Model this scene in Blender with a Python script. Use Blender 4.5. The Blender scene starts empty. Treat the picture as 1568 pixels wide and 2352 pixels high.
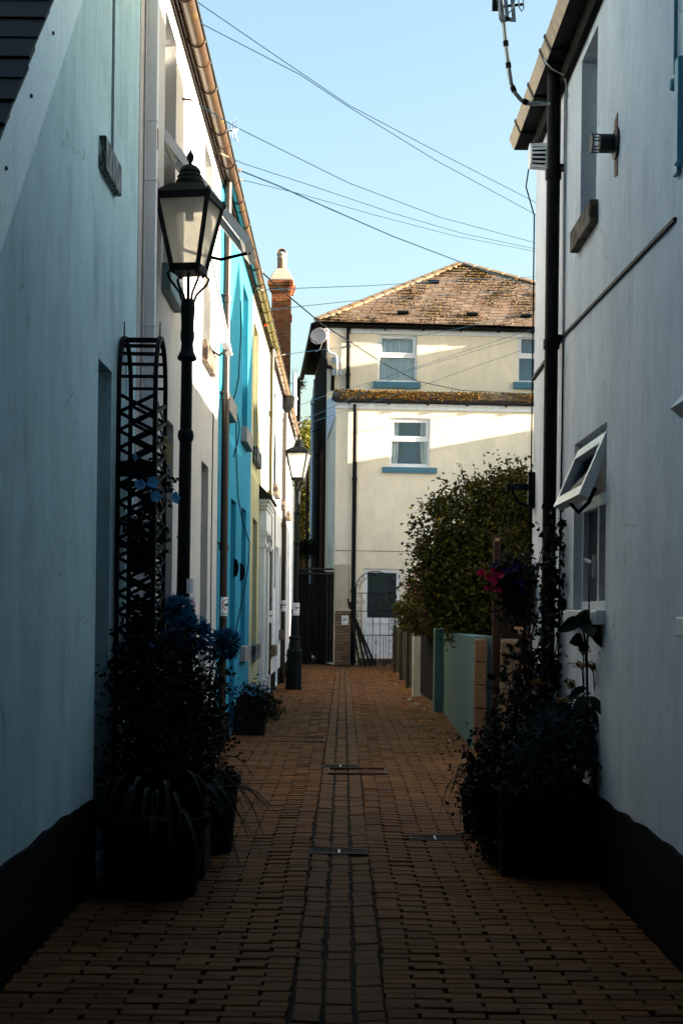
import bpy, math, random
import numpy as np
from mathutils import Vector, Matrix, Euler

# ------------------------------------------------------------------ camera, light, exposure
S = bpy.context.scene
COL = S.collection
R = math.radians
CAM_H, ROLL, F = 1.3, 0.012, 3267.0
cam_d = bpy.data.cameras.new('camera')
cam_d.lens, cam_d.sensor_width, cam_d.sensor_fit = 50.0, 36.0, 'AUTO'
cam_d.shift_x, cam_d.shift_y = -4 / 2352, 233 / 2352
cam_d.clip_start, cam_d.clip_end = 0.05, 3000
cam = bpy.data.objects.new('camera', cam_d)
COL.objects.link(cam)
cam.location = (0, 0, CAM_H)
cam.rotation_euler = (Matrix.Rotation(R(90), 3, 'X') @ Matrix.Rotation(ROLL, 3, 'Z')).to_euler()
S.camera = cam

SUN_DIR = Vector((1.0, -0.055, 0.2)).normalized()          # towards the sun
EL = math.asin(SUN_DIR.z)
AZ = math.atan2(SUN_DIR.x, SUN_DIR.y)
W = bpy.data.worlds.new('World')
S.world = W
W.use_nodes = True
nt = W.node_tree
bg = nt.nodes['Background']
sky = nt.nodes.new('ShaderNodeTexSky')
sky.sky_type = 'NISHITA'
sky.sun_disc = False
sky.sun_elevation = EL
sky.sun_rotation = AZ
sky.altitude, sky.air_density, sky.dust_density, sky.ozone_density = 0, 1.2, 4.5, 1.5
tint = nt.nodes.new('ShaderNodeMix'); tint.data_type = 'RGBA'; tint.blend_type = 'MULTIPLY'
tint.inputs[0].default_value = 1.0; tint.inputs[7].default_value = (.93, 1.0, 1.0, 1)      # the clear cyan of this sky
nt.links.new(sky.outputs[0], tint.inputs[6]); nt.links.new(tint.outputs[2], bg.inputs[0])
bg.inputs[1].default_value = 0.062
sl = bpy.data.lights.new('sun', 'SUN')
sl.energy, sl.angle, sl.color = 5.0, R(0.5), (1.0, 0.86, 0.66)
sun = bpy.data.objects.new('sun', sl)
COL.objects.link(sun)
sun.rotation_euler = SUN_DIR.to_track_quat('Z', 'Y').to_euler()
sun.location = (30, -3, 20)
S.view_settings.view_transform = 'Standard'
S.view_settings.look = 'None'
S.view_settings.exposure = 3.12
S.view_settings.gamma = 1.0
S.view_settings.use_curve_mapping = False
S.cycles.max_bounces = 8
S.cycles.diffuse_bounces = 3
S.cycles.transparent_max_bounces = 16
S.cycles.caustics_reflective = False
S.cycles.caustics_refractive = False

# ------------------------------------------------------------------ measuring helpers (where things stand)
def der(x, y): return x + ROLL * (y - 1409), y - ROLL * (x - 788)
def pt(x, y, D):
    a, b = der(x, y)
    return Vector(((a - 788) * D / F, D, CAM_H - (b - 1409) * D / F))
def onx(x, y, X):
    a, b = der(x, y)
    D = X * F / (a - 788)
    return D, CAM_H - (b - 1409) * D / F
XL = -1.17
def lf(x, y): return onx(x, y, XL)

# ------------------------------------------------------------------ materials
def new_mat(name):
    m = bpy.data.materials.new(name)
    m.use_nodes = True
    n = m.node_tree
    return m, n, n.nodes['Principled BSDF'], n.nodes, n.links
def N(nodes, t, **kw):
    x = nodes.new('ShaderNode' + t)
    for k, v in kw.items():
        setattr(x, k, v)
    return x
def mixc(nodes, links, fac, a, b, mode='MIX'):
    m = nodes.new('ShaderNodeMix'); m.data_type = 'RGBA'; m.blend_type = mode
    for sock, v in ((m.inputs[0], fac), (m.inputs[6], a), (m.inputs[7], b)):
        if hasattr(v, 'links') or hasattr(v, 'is_linked'):
            links.new(v, sock)
        elif isinstance(v, (int, float)):
            sock.default_value = v
        else:
            sock.default_value = (*v, 1) if len(v) == 3 else v
    return m.outputs[2]
def ramp(nodes, links, inp, p0, p1, c0=(0, 0, 0, 1), c1=(1, 1, 1, 1)):
    r = nodes.new('ShaderNodeValToRGB')
    r.color_ramp.elements[0].position, r.color_ramp.elements[1].position = p0, p1
    r.color_ramp.elements[0].color, r.color_ramp.elements[1].color = c0, c1
    links.new(inp, r.inputs[0])
    return r.outputs[0]
def pos_noise(nodes, links, scale3, scale, detail=4, rough=.6, coord='Position'):
    g = nodes.new('ShaderNodeNewGeometry') if coord == 'Position' else nodes.new('ShaderNodeTexCoord')
    mp = nodes.new('ShaderNodeMapping'); mp.inputs['Scale'].default_value = scale3
    links.new(g.outputs[coord], mp.inputs[0])
    t = nodes.new('ShaderNodeTexNoise')
    t.inputs['Scale'].default_value, t.inputs['Detail'].default_value, t.inputs['Roughness'].default_value = scale, detail, rough
    links.new(mp.outputs[0], t.inputs[0])
    return t.outputs['Fac']
def bump(nodes, links, bsdf, h, strength, dist):
    b = nodes.new('ShaderNodeBump')
    b.inputs['Strength'].default_value, b.inputs['Distance'].default_value = strength, dist
    links.new(h, b.inputs['Height'])
    links.new(b.outputs[0], bsdf.inputs['Normal'])

def plaster(name, col, stain=(.25, .27, .27), amount=.35, grain=60, gd=.004, gs=.35, speck=0.0, worn=0.0):
    m, n, b, no, li = new_mat(name)
    streak = ramp(no, li, pos_noise(no, li, (3.2, 3.2, .35), 1.3, 7, .72), .40, .78)
    blot = ramp(no, li, pos_noise(no, li, (1, 1, 1), 1.1, 5, .7), .4, .7)
    mul = no.new('ShaderNodeMath'); mul.operation = 'MULTIPLY'
    li.new(streak, mul.inputs[0]); li.new(blot, mul.inputs[1])
    add = no.new('ShaderNodeMath'); add.operation = 'MULTIPLY_ADD'
    li.new(mul.outputs[0], add.inputs[0]); add.inputs[1].default_value = amount
    fine = ramp(no, li, pos_noise(no, li, (11, 11, 1.8), 1.3, 6, .75), .48, .80)
    m2 = no.new('ShaderNodeMath'); m2.operation = 'MULTIPLY'; li.new(fine, m2.inputs[0]); m2.inputs[1].default_value = amount * .35
    li.new(m2.outputs[0], add.inputs[2])
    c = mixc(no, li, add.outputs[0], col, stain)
    g = pos_noise(no, li, (1, 1, 1), grain, 3, .7)
    c = mixc(no, li, .6, c, ramp(no, li, g, .25, .75, (.72 - speck, .72 - speck, .72 - speck, 1), (1, 1, 1, 1)), 'MULTIPLY')
    c = mixc(no, li, min(1.0, amount * 1.1), c, ramp(no, li, pos_noise(no, li, (1, 1, .55), 3.1, 7, .75), .30, .68, (.80, .82, .82, 1), (1.05, 1.04, 1.03, 1)), 'MULTIPLY')
    if worn:
        g0 = no.new('ShaderNodeNewGeometry'); nz = no.new('ShaderNodeTexNoise'); nz.inputs['Scale'].default_value, nz.inputs['Detail'].default_value = 2.5, 5
        li.new(g0.outputs['Position'], nz.inputs['Vector'])
        off = no.new('ShaderNodeVectorMath'); off.operation = 'MULTIPLY_ADD'
        li.new(nz.outputs['Color'], off.inputs[0]); off.inputs[1].default_value = (.5, .5, .5); li.new(g0.outputs['Position'], off.inputs[2])
        vo = no.new('ShaderNodeTexVoronoi'); vo.feature = 'DISTANCE_TO_EDGE'; vo.inputs['Scale'].default_value = .9; li.new(off.outputs[0], vo.inputs['Vector'])
        cr = ramp(no, li, vo.outputs['Distance'], .0, .007, (1, 1, 1, 1), (0, 0, 0, 1))
        gt = ramp(no, li, pos_noise(no, li, (1, 1, 1), 1.6, 3, .6), .50, .60)
        cm = no.new('ShaderNodeMath'); cm.operation = 'MULTIPLY'; li.new(cr, cm.inputs[0]); li.new(gt, cm.inputs[1])
        cw = no.new('ShaderNodeMath'); cw.operation = 'MULTIPLY'; li.new(cm.outputs[0], cw.inputs[0]); cw.inputs[1].default_value = worn
        v2 = no.new('ShaderNodeTexVoronoi'); v2.inputs['Scale'].default_value = 1.1; li.new(off.outputs[0], v2.inputs['Vector'])
        sp = no.new('ShaderNodeSeparateColor'); li.new(v2.outputs['Color'], sp.inputs[0])
        c = mixc(no, li, 1.0, c, ramp(no, li, sp.outputs[0], .1, .95, (.92, .93, .935, 1), (1.02, 1.02, 1.02, 1)), 'MULTIPLY')
        c = mixc(no, li, cw.outputs[0], c, [v * .32 for v in col])
    hl = ramp(no, li, pos_noise(no, li, (30, 30, 1.2), 1, 2, .5), .76, .79)
    gate = ramp(no, li, pos_noise(no, li, (1, 1, .8), 2.3, 2, .5), .62, .66)
    hm = no.new('ShaderNodeMath'); hm.operation = 'MULTIPLY'; li.new(hl, hm.inputs[0]); li.new(gate, hm.inputs[1])
    c = mixc(no, li, hm.outputs[0], c, [v * .35 for v in col])
    li.new(c, b.inputs['Base Color'])
    b.inputs['Roughness'].default_value = .85
    b.inputs['Specular IOR Level'].default_value = .25
    und = pos_noise(no, li, (1, 1, .7), 2.2, 3, .5)
    ma = no.new('ShaderNodeMath'); ma.operation = 'MULTIPLY_ADD'
    li.new(und, ma.inputs[0]); ma.inputs[1].default_value = 5.0; li.new(g, ma.inputs[2])
    bump(no, li, b, ma.outputs[0], gs, gd)
    return m
def plain(name, col, rough=.5, metal=0.0, var=.25, scale=9, spec=.4, bs=.15, bd=.002, stretch=(1, 1, 1)):
    m, n, b, no, li = new_mat(name)
    f = pos_noise(no, li, stretch, scale, 5, .65)
    c = mixc(no, li, ramp(no, li, f, .3, .7), [v * (1 - var) for v in col], [min(1, v * (1 + var)) for v in col])
    li.new(c, b.inputs['Base Color'])
    b.inputs['Roughness'].default_value, b.inputs['Metallic'].default_value = rough, metal
    b.inputs['Specular IOR Level'].default_value = spec
    if bs: bump(no, li, b, pos_noise(no, li, stretch, scale * 6, 3, .6), bs, bd)
    return m
def patched(name, col, patch, lo=.5, hi=.62, scale=4, rough=.6, stretch=(1, 1, 1), bs=.4, bd=.003, metal=0.0):
    m, n, b, no, li = new_mat(name)
    f = pos_noise(no, li, stretch, scale, 7, .7)
    fine = pos_noise(no, li, (1, 1, 1), scale * 12, 3, .6)
    c0 = mixc(no, li, fine, [v * .75 for v in col], [min(1, v * 1.2) for v in col])
    c1 = mixc(no, li, fine, [v * .6 for v in patch], [min(1, v * 1.35) for v in patch])
    li.new(mixc(no, li, ramp(no, li, f, lo, hi), c0, c1), b.inputs['Base Color'])
    b.inputs['Roughness'].default_value = rough; b.inputs['Metallic'].default_value = metal
    b.inputs['Specular IOR Level'].default_value = .35
    bump(no, li, b, fine, bs, bd)
    return m
def pieces(name, cols, rough=.8, bs=.5, bd=.002, grain=70, dirt=(.03, .025, .02), dlo=.52, dhi=.75, spec=.3):
    """masonry pieces: each piece takes its own tint"""
    m, n, b, no, li = new_mat(name)
    g = no.new('ShaderNodeNewGeometry'); o = no.new('ShaderNodeObjectInfo')
    a = no.new('ShaderNodeMath'); a.operation = 'ADD'
    li.new(g.outputs['Random Per Island'], a.inputs[0]); li.new(o.outputs['Random'], a.inputs[1])
    fr = no.new('ShaderNodeMath'); fr.operation = 'FRACT'; li.new(a.outputs[0], fr.inputs[0])
    r = no.new('ShaderNodeValToRGB'); r.color_ramp.interpolation = 'LINEAR'
    els = r.color_ramp.elements
    while len(els) < len(cols): els.new(.5)
    for i, c in enumerate(cols):
        els[i].position = i / (len(cols) - 1); els[i].color = (*c, 1)
    li.new(fr.outputs[0], r.inputs[0])
    f = pos_noise(no, li, (1, 1, 1), grain, 4, .7)
    c = mixc(no, li, .75, r.outputs[0], ramp(no, li, f, .3, .72, (.45, .45, .45, 1), (1.25, 1.25, 1.25, 1)), 'MULTIPLY')
    d = ramp(no, li, pos_noise(no, li, (1, 1, 1), 1.7, 6, .7), dlo, dhi)
    dm = no.new('ShaderNodeMath'); dm.operation = 'MULTIPLY'; li.new(d, dm.inputs[0]); dm.inputs[1].default_value = .55
    li.new(mixc(no, li, dm.outputs[0], c, dirt), b.inputs['Base Color'])
    b.inputs['Roughness'].default_value = rough
    b.inputs['Specular IOR Level'].default_value = spec
    bump(no, li, b, f, bs, bd)
    return m
def leafy(name, cols, rough=.55, trans=.25):
    m, n, b, no, li = new_mat(name)
    g = no.new('ShaderNodeNewGeometry')
    r = no.new('ShaderNodeValToRGB')
    els = r.color_ramp.elements
    while len(els) < len(cols): els.new(.5)
    for i, c in enumerate(cols):
        els[i].position = i / (len(cols) - 1); els[i].color = (*c, 1)
    li.new(g.outputs['Random Per Island'], r.inputs[0])
    li.new(r.outputs[0], b.inputs['Base Color'])
    b.inputs['Roughness'].default_value = rough
    b.inputs['Specular IOR Level'].default_value = .1
    t = no.new('ShaderNodeBsdfTranslucent'); li.new(r.outputs[0], t.inputs[0])
    mx = no.new('ShaderNodeMixShader'); mx.inputs[0].default_value = trans
    li.new(b.outputs[0], mx.inputs[1]); li.new(t.outputs[0], mx.inputs[2])
    li.new(mx.outputs[0], no['Material Output'].inputs[0])
    return m
def glassy(name, tint, alpha=.25, refl=.2):
    m, n, b, no, li = new_mat(name)
    gl = no.new('ShaderNodeBsdfGlossy'); gl.inputs['Roughness'].default_value = .04; gl.inputs[0].default_value = (.9, .95, 1, 1)
    tr = no.new('ShaderNodeBsdfTransparent'); tr.inputs[0].default_value = (*tint, 1)
    fr = no.new('ShaderNodeFresnel'); fr.inputs[0].default_value = 1.5
    ad = no.new('ShaderNodeMath'); ad.operation = 'ADD'; ad.use_clamp = True
    li.new(fr.outputs[0], ad.inputs[0]); ad.inputs[1].default_value = refl
    mx = no.new('ShaderNodeMixShader')
    li.new(ad.outputs[0], mx.inputs[0]); li.new(tr.outputs[0], mx.inputs[1]); li.new(gl.outputs[0], mx.inputs[2])
    li.new(mx.outputs[0], no['Material Output'].inputs[0])
    return m
def frosted(name, col):
    m, n, b, no, li = new_mat(name)
    f = pos_noise(no, li, (1, 1, 1), 9, 6, .7)
    c = mixc(no, li, ramp(no, li, f, .45, .8), col, [v * .85 for v in col])
    d = no.new('ShaderNodeBsdfDiffuse'); t = no.new('ShaderNodeBsdfTranslucent'); tp = no.new('ShaderNodeBsdfTransparent')
    li.new(c, d.inputs[0]); li.new(c, t.inputs[0]); li.new(c, tp.inputs[0])
    m1 = no.new('ShaderNodeMixShader'); m1.inputs[0].default_value = .75
    li.new(d.outputs[0], m1.inputs[1]); li.new(t.outputs[0], m1.inputs[2])
    m2 = no.new('ShaderNodeMixShader'); m2.inputs[0].default_value = .56
    li.new(m1.outputs[0], m2.inputs[1]); li.new(tp.outputs[0], m2.inputs[2])
    li.new(m2.outputs[0], no['Material Output'].inputs[0])
    return m

M = {}
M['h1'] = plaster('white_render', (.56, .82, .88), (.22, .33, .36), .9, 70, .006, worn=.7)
M['h2'] = plaster('grey_roughcast', (.64, .635, .63), (.32, .31, .30), .45, 95, .012, .8, .25)
M['h3'] = plaster('blue_render', (.020, .30, .48), (.012, .17, .28), .6, 60, .004, worn=.4)
M['h4'] = plaster('yellow_roughcast', (.58, .56, .33), (.32, .30, .17), .4, 90, .012, .8, .25)
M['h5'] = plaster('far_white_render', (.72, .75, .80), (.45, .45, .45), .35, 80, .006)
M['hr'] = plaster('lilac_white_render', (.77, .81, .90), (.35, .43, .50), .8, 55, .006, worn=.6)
M['he'] = plaster('cream_render', (.94, .81, .63), (.58, .47, .36), .45, 50, .003, worn=.25)
M['teal'] = plaster('teal_paint', (.095, .165, .155), (.04, .055, .05), .6, 60, .003)
M['buff'] = plaster('buff_render', (.52, .45, .33), (.25, .2, .15), .4, 50, .004)
M['black_paint'] = plain('black_paint', (.006, .006, .006), .8, spec=.05)
M['iron'] = plain('black_iron', (.006, .009, .009), .6, var=.35, spec=.08)
M['dark_pipe'] = plain('black_plastic', (.005, .005, .006), .55, spec=.10)
M['brown_pipe'] = patched('brown_cast_pipe', (.024, .013, .007), (.014, .008, .005), .55, .7, 6, .42)
M['moss_gutter'] = patched('brown_gutter_with_lichen', (.05, .026, .013), (.10, .08, .008), .56, .70, 5, .45, (1, .6, 1))
M['olive_gutter'] = patched('olive_gutter', (.065, .052, .014), (.035, .025, .010), .5, .65, 4, .5)
M['gutter_bounce'] = patched('bounce_lit_gutter_face', (.34, .23, .13), (.18, .11, .06), .5, .65, 5, .5)  # tan imitates warm light bounced off the sunlit wall opposite
M['olive_pipe'] = patched('dark_olive_pipe', (.030, .026, .008), (.02, .015, .006), .5, .65, 4, .4)
M['tan_gutter'] = patched('tan_gutter', (.12, .075, .042), (.05, .03, .016), .5, .65, 4, .5)
M['white_plastic'] = plain('white_plastic', (.72, .72, .74), .4, var=.06, spec=.4, bs=.03)
M['white_wood'] = plain('white_painted_wood', (.70, .72, .75), .5, var=.12, spec=.35, stretch=(1, 1, .3))
M['barge'] = patched('blue_white_barge_paint', (.64, .90, .98), (.48, .72, .82), .5, .75, 2.5, .55, (4, 4, .6), .2)
M['slate'] = pieces('dark_slate', [(.005, .007, .007), (.012, .015, .014), (.008, .011, .010)], .65, .5, .003, 40, (.02, .03, .02), spec=.2)
M['paver'] = pieces('paver_brick', [(.13, .052, .016), (.19, .076, .022), (.155, .064, .020), (.215, .092, .028), (.105, .045, .017)], .8, .7, .002, 90, (.035, .022, .012), .42, .7, spec=.1)
M['sett'] = pieces('grey_sett', [(.125, .058, .022), (.155, .072, .027), (.12, .060, .025), (.14, .062, .023)], .8, .7, .002, 80, (.035, .024, .014), spec=.1)
M['joint'] = plain('joint_soil', (.022, .016, .010), .95, var=.5, scale=20, spec=.1)
M['ground'] = plain('ground_soil', (.05, .045, .035), .95, var=.4, scale=3, spec=.1)
M['redbrick'] = pieces('orange_red_brick', [(.30, .075, .025), (.42, .12, .035), (.38, .16, .06), (.26, .07, .03)], .85, .7, .003, 60, (.10, .06, .04))
M['buffbrick'] = pieces('buff_brown_brick', [(.14, .075, .04), (.23, .14, .08), (.09, .055, .035), (.26, .17, .10)], .85, .7, .003, 60)
M['mortar'] = plain('mortar', (.20, .17, .13), .9, spec=.1)
M['mortar_dark'] = plain('dark_mortar', (.06, .05, .04), .9, spec=.1)
M['rooftile'] = pieces('mossy_roof_tile', [(.135, .092, .062), (.195, .138, .098), (.12, .083, .057), (.225, .168, .125)], .85, .8, .004, 25, (.09, .04, .015), .45, .6)
M['moss'] = leafy('moss', [(.05, .035, .015), (.10, .06, .02), (.16, .10, .02)], .9, .1)
M['moss_gold'] = leafy('gold_moss', [(.10, .05, .01), (.30, .16, .02), (.2, .1, .02)], .9, .1)
M['lichen_ridge'] = patched('lichen_ridge', (.15, .105, .07), (.24, .115, .02), .48, .66, 5.5, .8)
M['flaunch'] = patched('chimney_mortar_cap', (.45, .38, .30), (.22, .12, .08), .58, .68, 6, .85)
M['clay'] = patched('buff_clay_pot', (.52, .36, .25), (.4, .22, .13), .55, .75, 5, .7)
M['sill_dark'] = patched('flaking_dark_sill', (.010, .012, .013), (.30, .42, .46), .52, .58, 40, .6, (1, 1, .14))
M['sill_teal'] = patched('flaking_teal_sill', (.12, .22, .27), (.02, .03, .03), .56, .6, 9, .6, (2.5, 1, .4))
M['sill_stone'] = patched('worn_stone_sill', (.13, .095, .07), (.018, .012, .009), .46, .56, 12, .85)
M['sill_grey'] = plain('grey_sill', (.26, .25, .24), .8)
M['sill_blue'] = plain('blue_sill_paint', (.06, .165, .235), .5, var=.12)
M['pane_dark'] = plain('dark_window_glass', (.008, .011, .012), .08, var=.1, spec=.25, bs=0)
M['pane_clear'] = glassy('window_glass', (.92, .96, .98), refl=.015)
M['room'] = plain('dark_room', (.01, .03, .04), .9, spec=.1)
M['sky_backing'] = plain('painted_sky_blue', (.01, .15, .30), .8, spec=.1, var=.1)  # blue colour stands in for sky reflected in the panes
M['curtain'] = plain('white_net_curtain', (.80, .82, .82), .9, spec=.1, var=.1, stretch=(9, 9, .3), scale=3)
M['frost'] = frosted('grimy_lantern_glass', (.995, .98, .94))
M['door_glass'] = plain('dark_door_glass', (.015, .022, .018), .15, spec=.5, bs=0)
M['teal_door'] = plain('teal_grey_door', (.10, .16, .16), .5, var=.1)
M['dark_door'] = plain('dark_door', (.03, .035, .035), .5)
M['wood_dark'] = plain('dark_fence_wood', (.008, .005, .0035), .85, var=.45, spec=.15, stretch=(9, 9, .6), scale=3)
M['wood_brown'] = plain('brown_fence_wood', (.028, .014, .008), .85, var=.4, spec=.15, stretch=(9, 9, .6), scale=3)
M['wood_green'] = patched('algae_green_wood', (.035, .032, .012), (.015, .010, .006), .45, .65, 5, .9, (6, 6, .5))
M['wood_pale'] = plain('raw_timber', (.32, .19, .09), .8, var=.25, stretch=(1, 6, 6))
M['white_weathered'] = patched('weathered_white_post', (.55, .52, .49), (.25, .2, .16), .55, .68, 5, .85, (4, 4, .5))
M['block'] = pieces('tan_concrete_block', [(.19, .11, .062), (.23, .133, .075), (.17, .10, .058)], .9, .7, .003, 35)
M['steel'] = plain('grey_galvanised_steel', (.36, .38, .40), .45, .6, var=.2)
M['alu'] = plain('grey_aerial_alloy', (.28, .30, .31), .4, .7, var=.2)
M['dish'] = plain('pale_pink_grey_dish', (.55, .44, .40), .55, var=.12)
M['wire'] = plain('blue_black_wire', (.004, .016, .03), .9, var=.1, bs=0, spec=.03)
M['wire_dark'] = plain('black_wire', (.004, .006, .008), .9, var=.1, bs=0, spec=.03)
M['blue_cable'] = plain('blue_painted_conduit', (.10, .33, .43), .5)
M['flue'] = patched('rusty_black_flue', (.012, .010, .009), (.05, .022, .012), .5, .62, 14, .6)
M['rust'] = patched('rust_stain', (.2, .1, .05), (.35, .25, .2), .5, .6, 12, .8)
M['sign_white'] = plain('white_sign_plate', (.72, .76, .78), .4, var=.06, bs=0)
M['sign_red'] = plain('red_sign_ink', (.45, .015, .03), .45, var=.05, bs=0)
M['sign_black'] = plain('black_sign_ink', (.012, .012, .015), .45, var=.05, bs=0)
M['red_box'] = plain('orange_red_plastic', (.75, .06, .015), .45, var=.1)
M['pot'] = plain('black_pot', (.005, .005, .005), .8, spec=.15)
M['low_bounce_brick'] = pieces('low_bounce_dark_brick', [(.05, .03, .022), (.07, .042, .03)], .9)  # kept dark so the blocks behind the camera bounce little light forward
M['terracotta'] = plain('dark_terracotta', (.03, .011, .008), .85)
M['soil'] = plain('potting_soil', (.02, .015, .01), .95, spec=.05)
M['bark'] = plain('bark', (.05, .035, .022), .9, var=.4, spec=.1)
M['stem'] = plain('green_stem', (.012, .016, .008), .7, spec=.2)
M['stem_red'] = plain('brown_red_stem', (.03, .011, .007), .7, spec=.2)
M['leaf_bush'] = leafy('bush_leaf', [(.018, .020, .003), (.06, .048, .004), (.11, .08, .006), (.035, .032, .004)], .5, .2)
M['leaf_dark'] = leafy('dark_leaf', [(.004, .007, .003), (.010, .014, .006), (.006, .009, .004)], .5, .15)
M['leaf_topiary'] = leafy('topiary_leaf', [(.06, .055, .012), (.13, .11, .03), (.085, .07, .018)], .6, .15)
M['leaf_tree'] = leafy('sunlit_tree_leaf', [(.05, .06, .008), (.12, .12, .012), (.08, .075, .01)], .5, .35)
M['leaf_pine'] = leafy('blue_green_needle', [(.03, .05, .04), (.06, .08, .06)], .6, .2)
M['leaf_strap'] = plain('strap_leaf_green', (.006, .010, .005), .6, var=.3, spec=.10)
M['leaf_big'] = plain('broad_leaf_green', (.010, .014, .006), .5, var=.35, spec=.3)
M['leaf_silver'] = leafy('silver_leaf', [(.04, .055, .055), (.075, .10, .10), (.03, .04, .04)], .8, .1)
M['yellow_leaf'] = leafy('yellow_leaf', [(.35, .20, .01), (.45, .28, .02)], .6, .3)
M['fl_blue'] = leafy('blue_petal', [(.03, .15, .28), (.05, .22, .37), (.016, .09, .17)], .6, .3)
M['fl_sky'] = leafy('sky_blue_petal', [(.05, .22, .42), (.09, .30, .50)], .6, .3)
M['fl_red'] = leafy('crimson_petal', [(.16, .004, .016), (.22, .006, .03), (.17, .008, .06)], .6, .3)
M['fl_pink'] = leafy('pink_petal', [(.5, .06, .12), (.65, .15, .22)], .6, .3)
M['fl_purple'] = leafy('purple_petal', [(.012, .004, .05), (.007, .004, .04), (.025, .006, .08)], .6, .25)
M['fl_cream'] = leafy('cream_petal', [(.6, .52, .30), (.55, .42, .2)], .6, .3)
M['fl_rust'] = leafy('rust_yellow_floret', [(.20, .09, .02), (.28, .14, .03), (.12, .05, .02)], .8, .2)
M['litter'] = leafy('dry_leaf', [(.10, .05, .02), (.2, .12, .03), (.30, .22, .05), (.06, .035, .02)], .8, .1)
M['pale_stone'] = plain('pale_pebble', (.5, .5, .48), .7)

# ------------------------------------------------------------------ mesh builder
class MB:
    def __init__(s): s.v, s.f = [], []
    def add(s, vs, fs):
        k = len(s.v); s.v += [tuple(v) for v in vs]; s.f += [tuple(i + k for i in f) for f in fs]
    def box(s, c, d, rot=None):
        hx, hy, hz = d[0] / 2, d[1] / 2, d[2] / 2
        vs = [Vector((x, y, z)) for z in (-hz, hz) for y in (-hy, hy) for x in (-hx, hx)]
        if rot is not None: vs = [rot @ v for v in vs]
        s.add([v + Vector(c) for v in vs], [(0, 2, 3, 1), (4, 5, 7, 6), (0, 1, 5, 4), (2, 6, 7, 3), (0, 4, 6, 2), (1, 3, 7, 5)])
    def bb(s, x0, x1, y0, y1, z0, z1): s.box(((x0 + x1) / 2, (y0 + y1) / 2, (z0 + z1) / 2), (abs(x1 - x0), abs(y1 - y0), abs(z1 - z0)))
    def cham(s, c, d, b=.004, rot=None):
        """box with chamfered top edges"""
        hx, hy, hz = d[0] / 2, d[1] / 2, d[2] / 2
        vs = [Vector(p) for p in ((-hx, -hy, -hz), (hx, -hy, -hz), (hx, hy, -hz), (-hx, hy, -hz), (-hx, -hy, hz - b), (hx, -hy, hz - b), (hx, hy, hz - b), (-hx, hy, hz - b),
              (-hx + b, -hy + b, hz), (hx - b, -hy + b, hz), (hx - b, hy - b, hz), (-hx + b, hy - b, hz))]
        if rot is not None: vs = [rot @ v for v in vs]
        s.add([v + Vector(c) for v in vs], [(3, 2, 1, 0), (0, 1, 5, 4), (1, 2, 6, 5), (2, 3, 7, 6), (3, 0, 4, 7), (4, 5, 9, 8), (5, 6, 10, 9), (6, 7, 11, 10), (7, 4, 8, 11), (8, 9, 10, 11)])
    def hexa(s, p):  # 8 points, bottom ring then top ring
        s.add(p, [(3, 2, 1, 0), (4, 5, 6, 7), (0, 1, 5, 4), (1, 2, 6, 5), (2, 3, 7, 6), (3, 0, 4, 7)])
    def quad(s, a, b, c, d): s.add([a, b, c, d], [(0, 1, 2, 3)])
    def bar(s, a, b, w, h, up=(0, 0, 1)):
        a, b = Vector(a), Vector(b); t = (b - a).normalized(); u = Vector(up)
        side = t.cross(u)
        if side.length < 1e-4: side = t.cross(Vector((1, 0, 0)))
        side.normalize(); u = side.cross(t).normalized()
        x, y = side * w / 2, u * h / 2
        s.hexa([a - x - y, a + x - y, a + x + y, a - x + y, b - x - y, b + x - y, b + x + y, b - x + y])
    def tube(s, pts, r, seg=8, caps=True):
        pts = [Vector(p) for p in pts]; n = len(pts); rs = r if isinstance(r, (list, tuple)) else [r] * n
        k = len(s.v); prev = None
        for i, p in enumerate(pts):
            t = (pts[min(i + 1, n - 1)] - pts[max(i - 1, 0)]).normalized()
            if prev is None:
                prev = t.orthogonal().normalized()
            prev = (prev - t * prev.dot(t)).normalized(); w = t.cross(prev)
            for j in range(seg):
                a = 2 * math.pi * j / seg
                s.v.append(tuple(p + (prev * math.cos(a) + w * math.sin(a)) * rs[i]))
        for i in range(n - 1):
            for j in range(seg):
                a, b = k + i * seg + j, k + i * seg + (j + 1) % seg
                s.f.append((a, b, b + seg, a + seg))
        if caps:
            s.f.append(tuple(k + j for j in reversed(range(seg)))); s.f.append(tuple(k + (n - 1) * seg + j for j in range(seg)))
    def lathe(s, prof, c=(0, 0, 0), seg=20, phase=0.0, rot=None):
        k = len(s.v); c = Vector(c)
        for r, z in prof:
            for j in range(seg):
                a = 2 * math.pi * j / seg + phase
                p = Vector((r * math.cos(a), r * math.sin(a), z))
                if rot is not None: p = rot @ p
                s.v.append(tuple(c + p))
        for i in range(len(prof) - 1):
            for j in range(seg):
                a, b = k + i * seg + j, k + i * seg + (j + 1) % seg
                s.f.append((a, b, b + seg, a + seg))
        s.f.append(tuple(k + j for j in reversed(range(seg)))); s.f.append(tuple(k + (len(prof) - 1) * seg + j for j in range(seg)))
    def sweep_y(s, prof, y0, y1, closed=True):
        """profile [(x,z)] swept along Y"""
        n = len(prof); k = len(s.v)
        for y in (y0, y1): s.v += [(x, y, z) for x, z in prof]
        for j in range(n if closed else n - 1):
            a, b = k + j, k + (j + 1) % n
            s.f.append((a, b, b + n, a + n))
        if closed:
            s.f.append(tuple(k + j for j in range(n))); s.f.append(tuple(k + n + j for j in reversed(range(n))))
    def build(s, name, mat, parent=None, smooth=False, bevel=0.0, **props):
        me = bpy.data.meshes.new(name); me.from_pydata(s.v, [], s.f)
        return link(name, me, mat, parent, smooth, bevel, **props)
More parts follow.
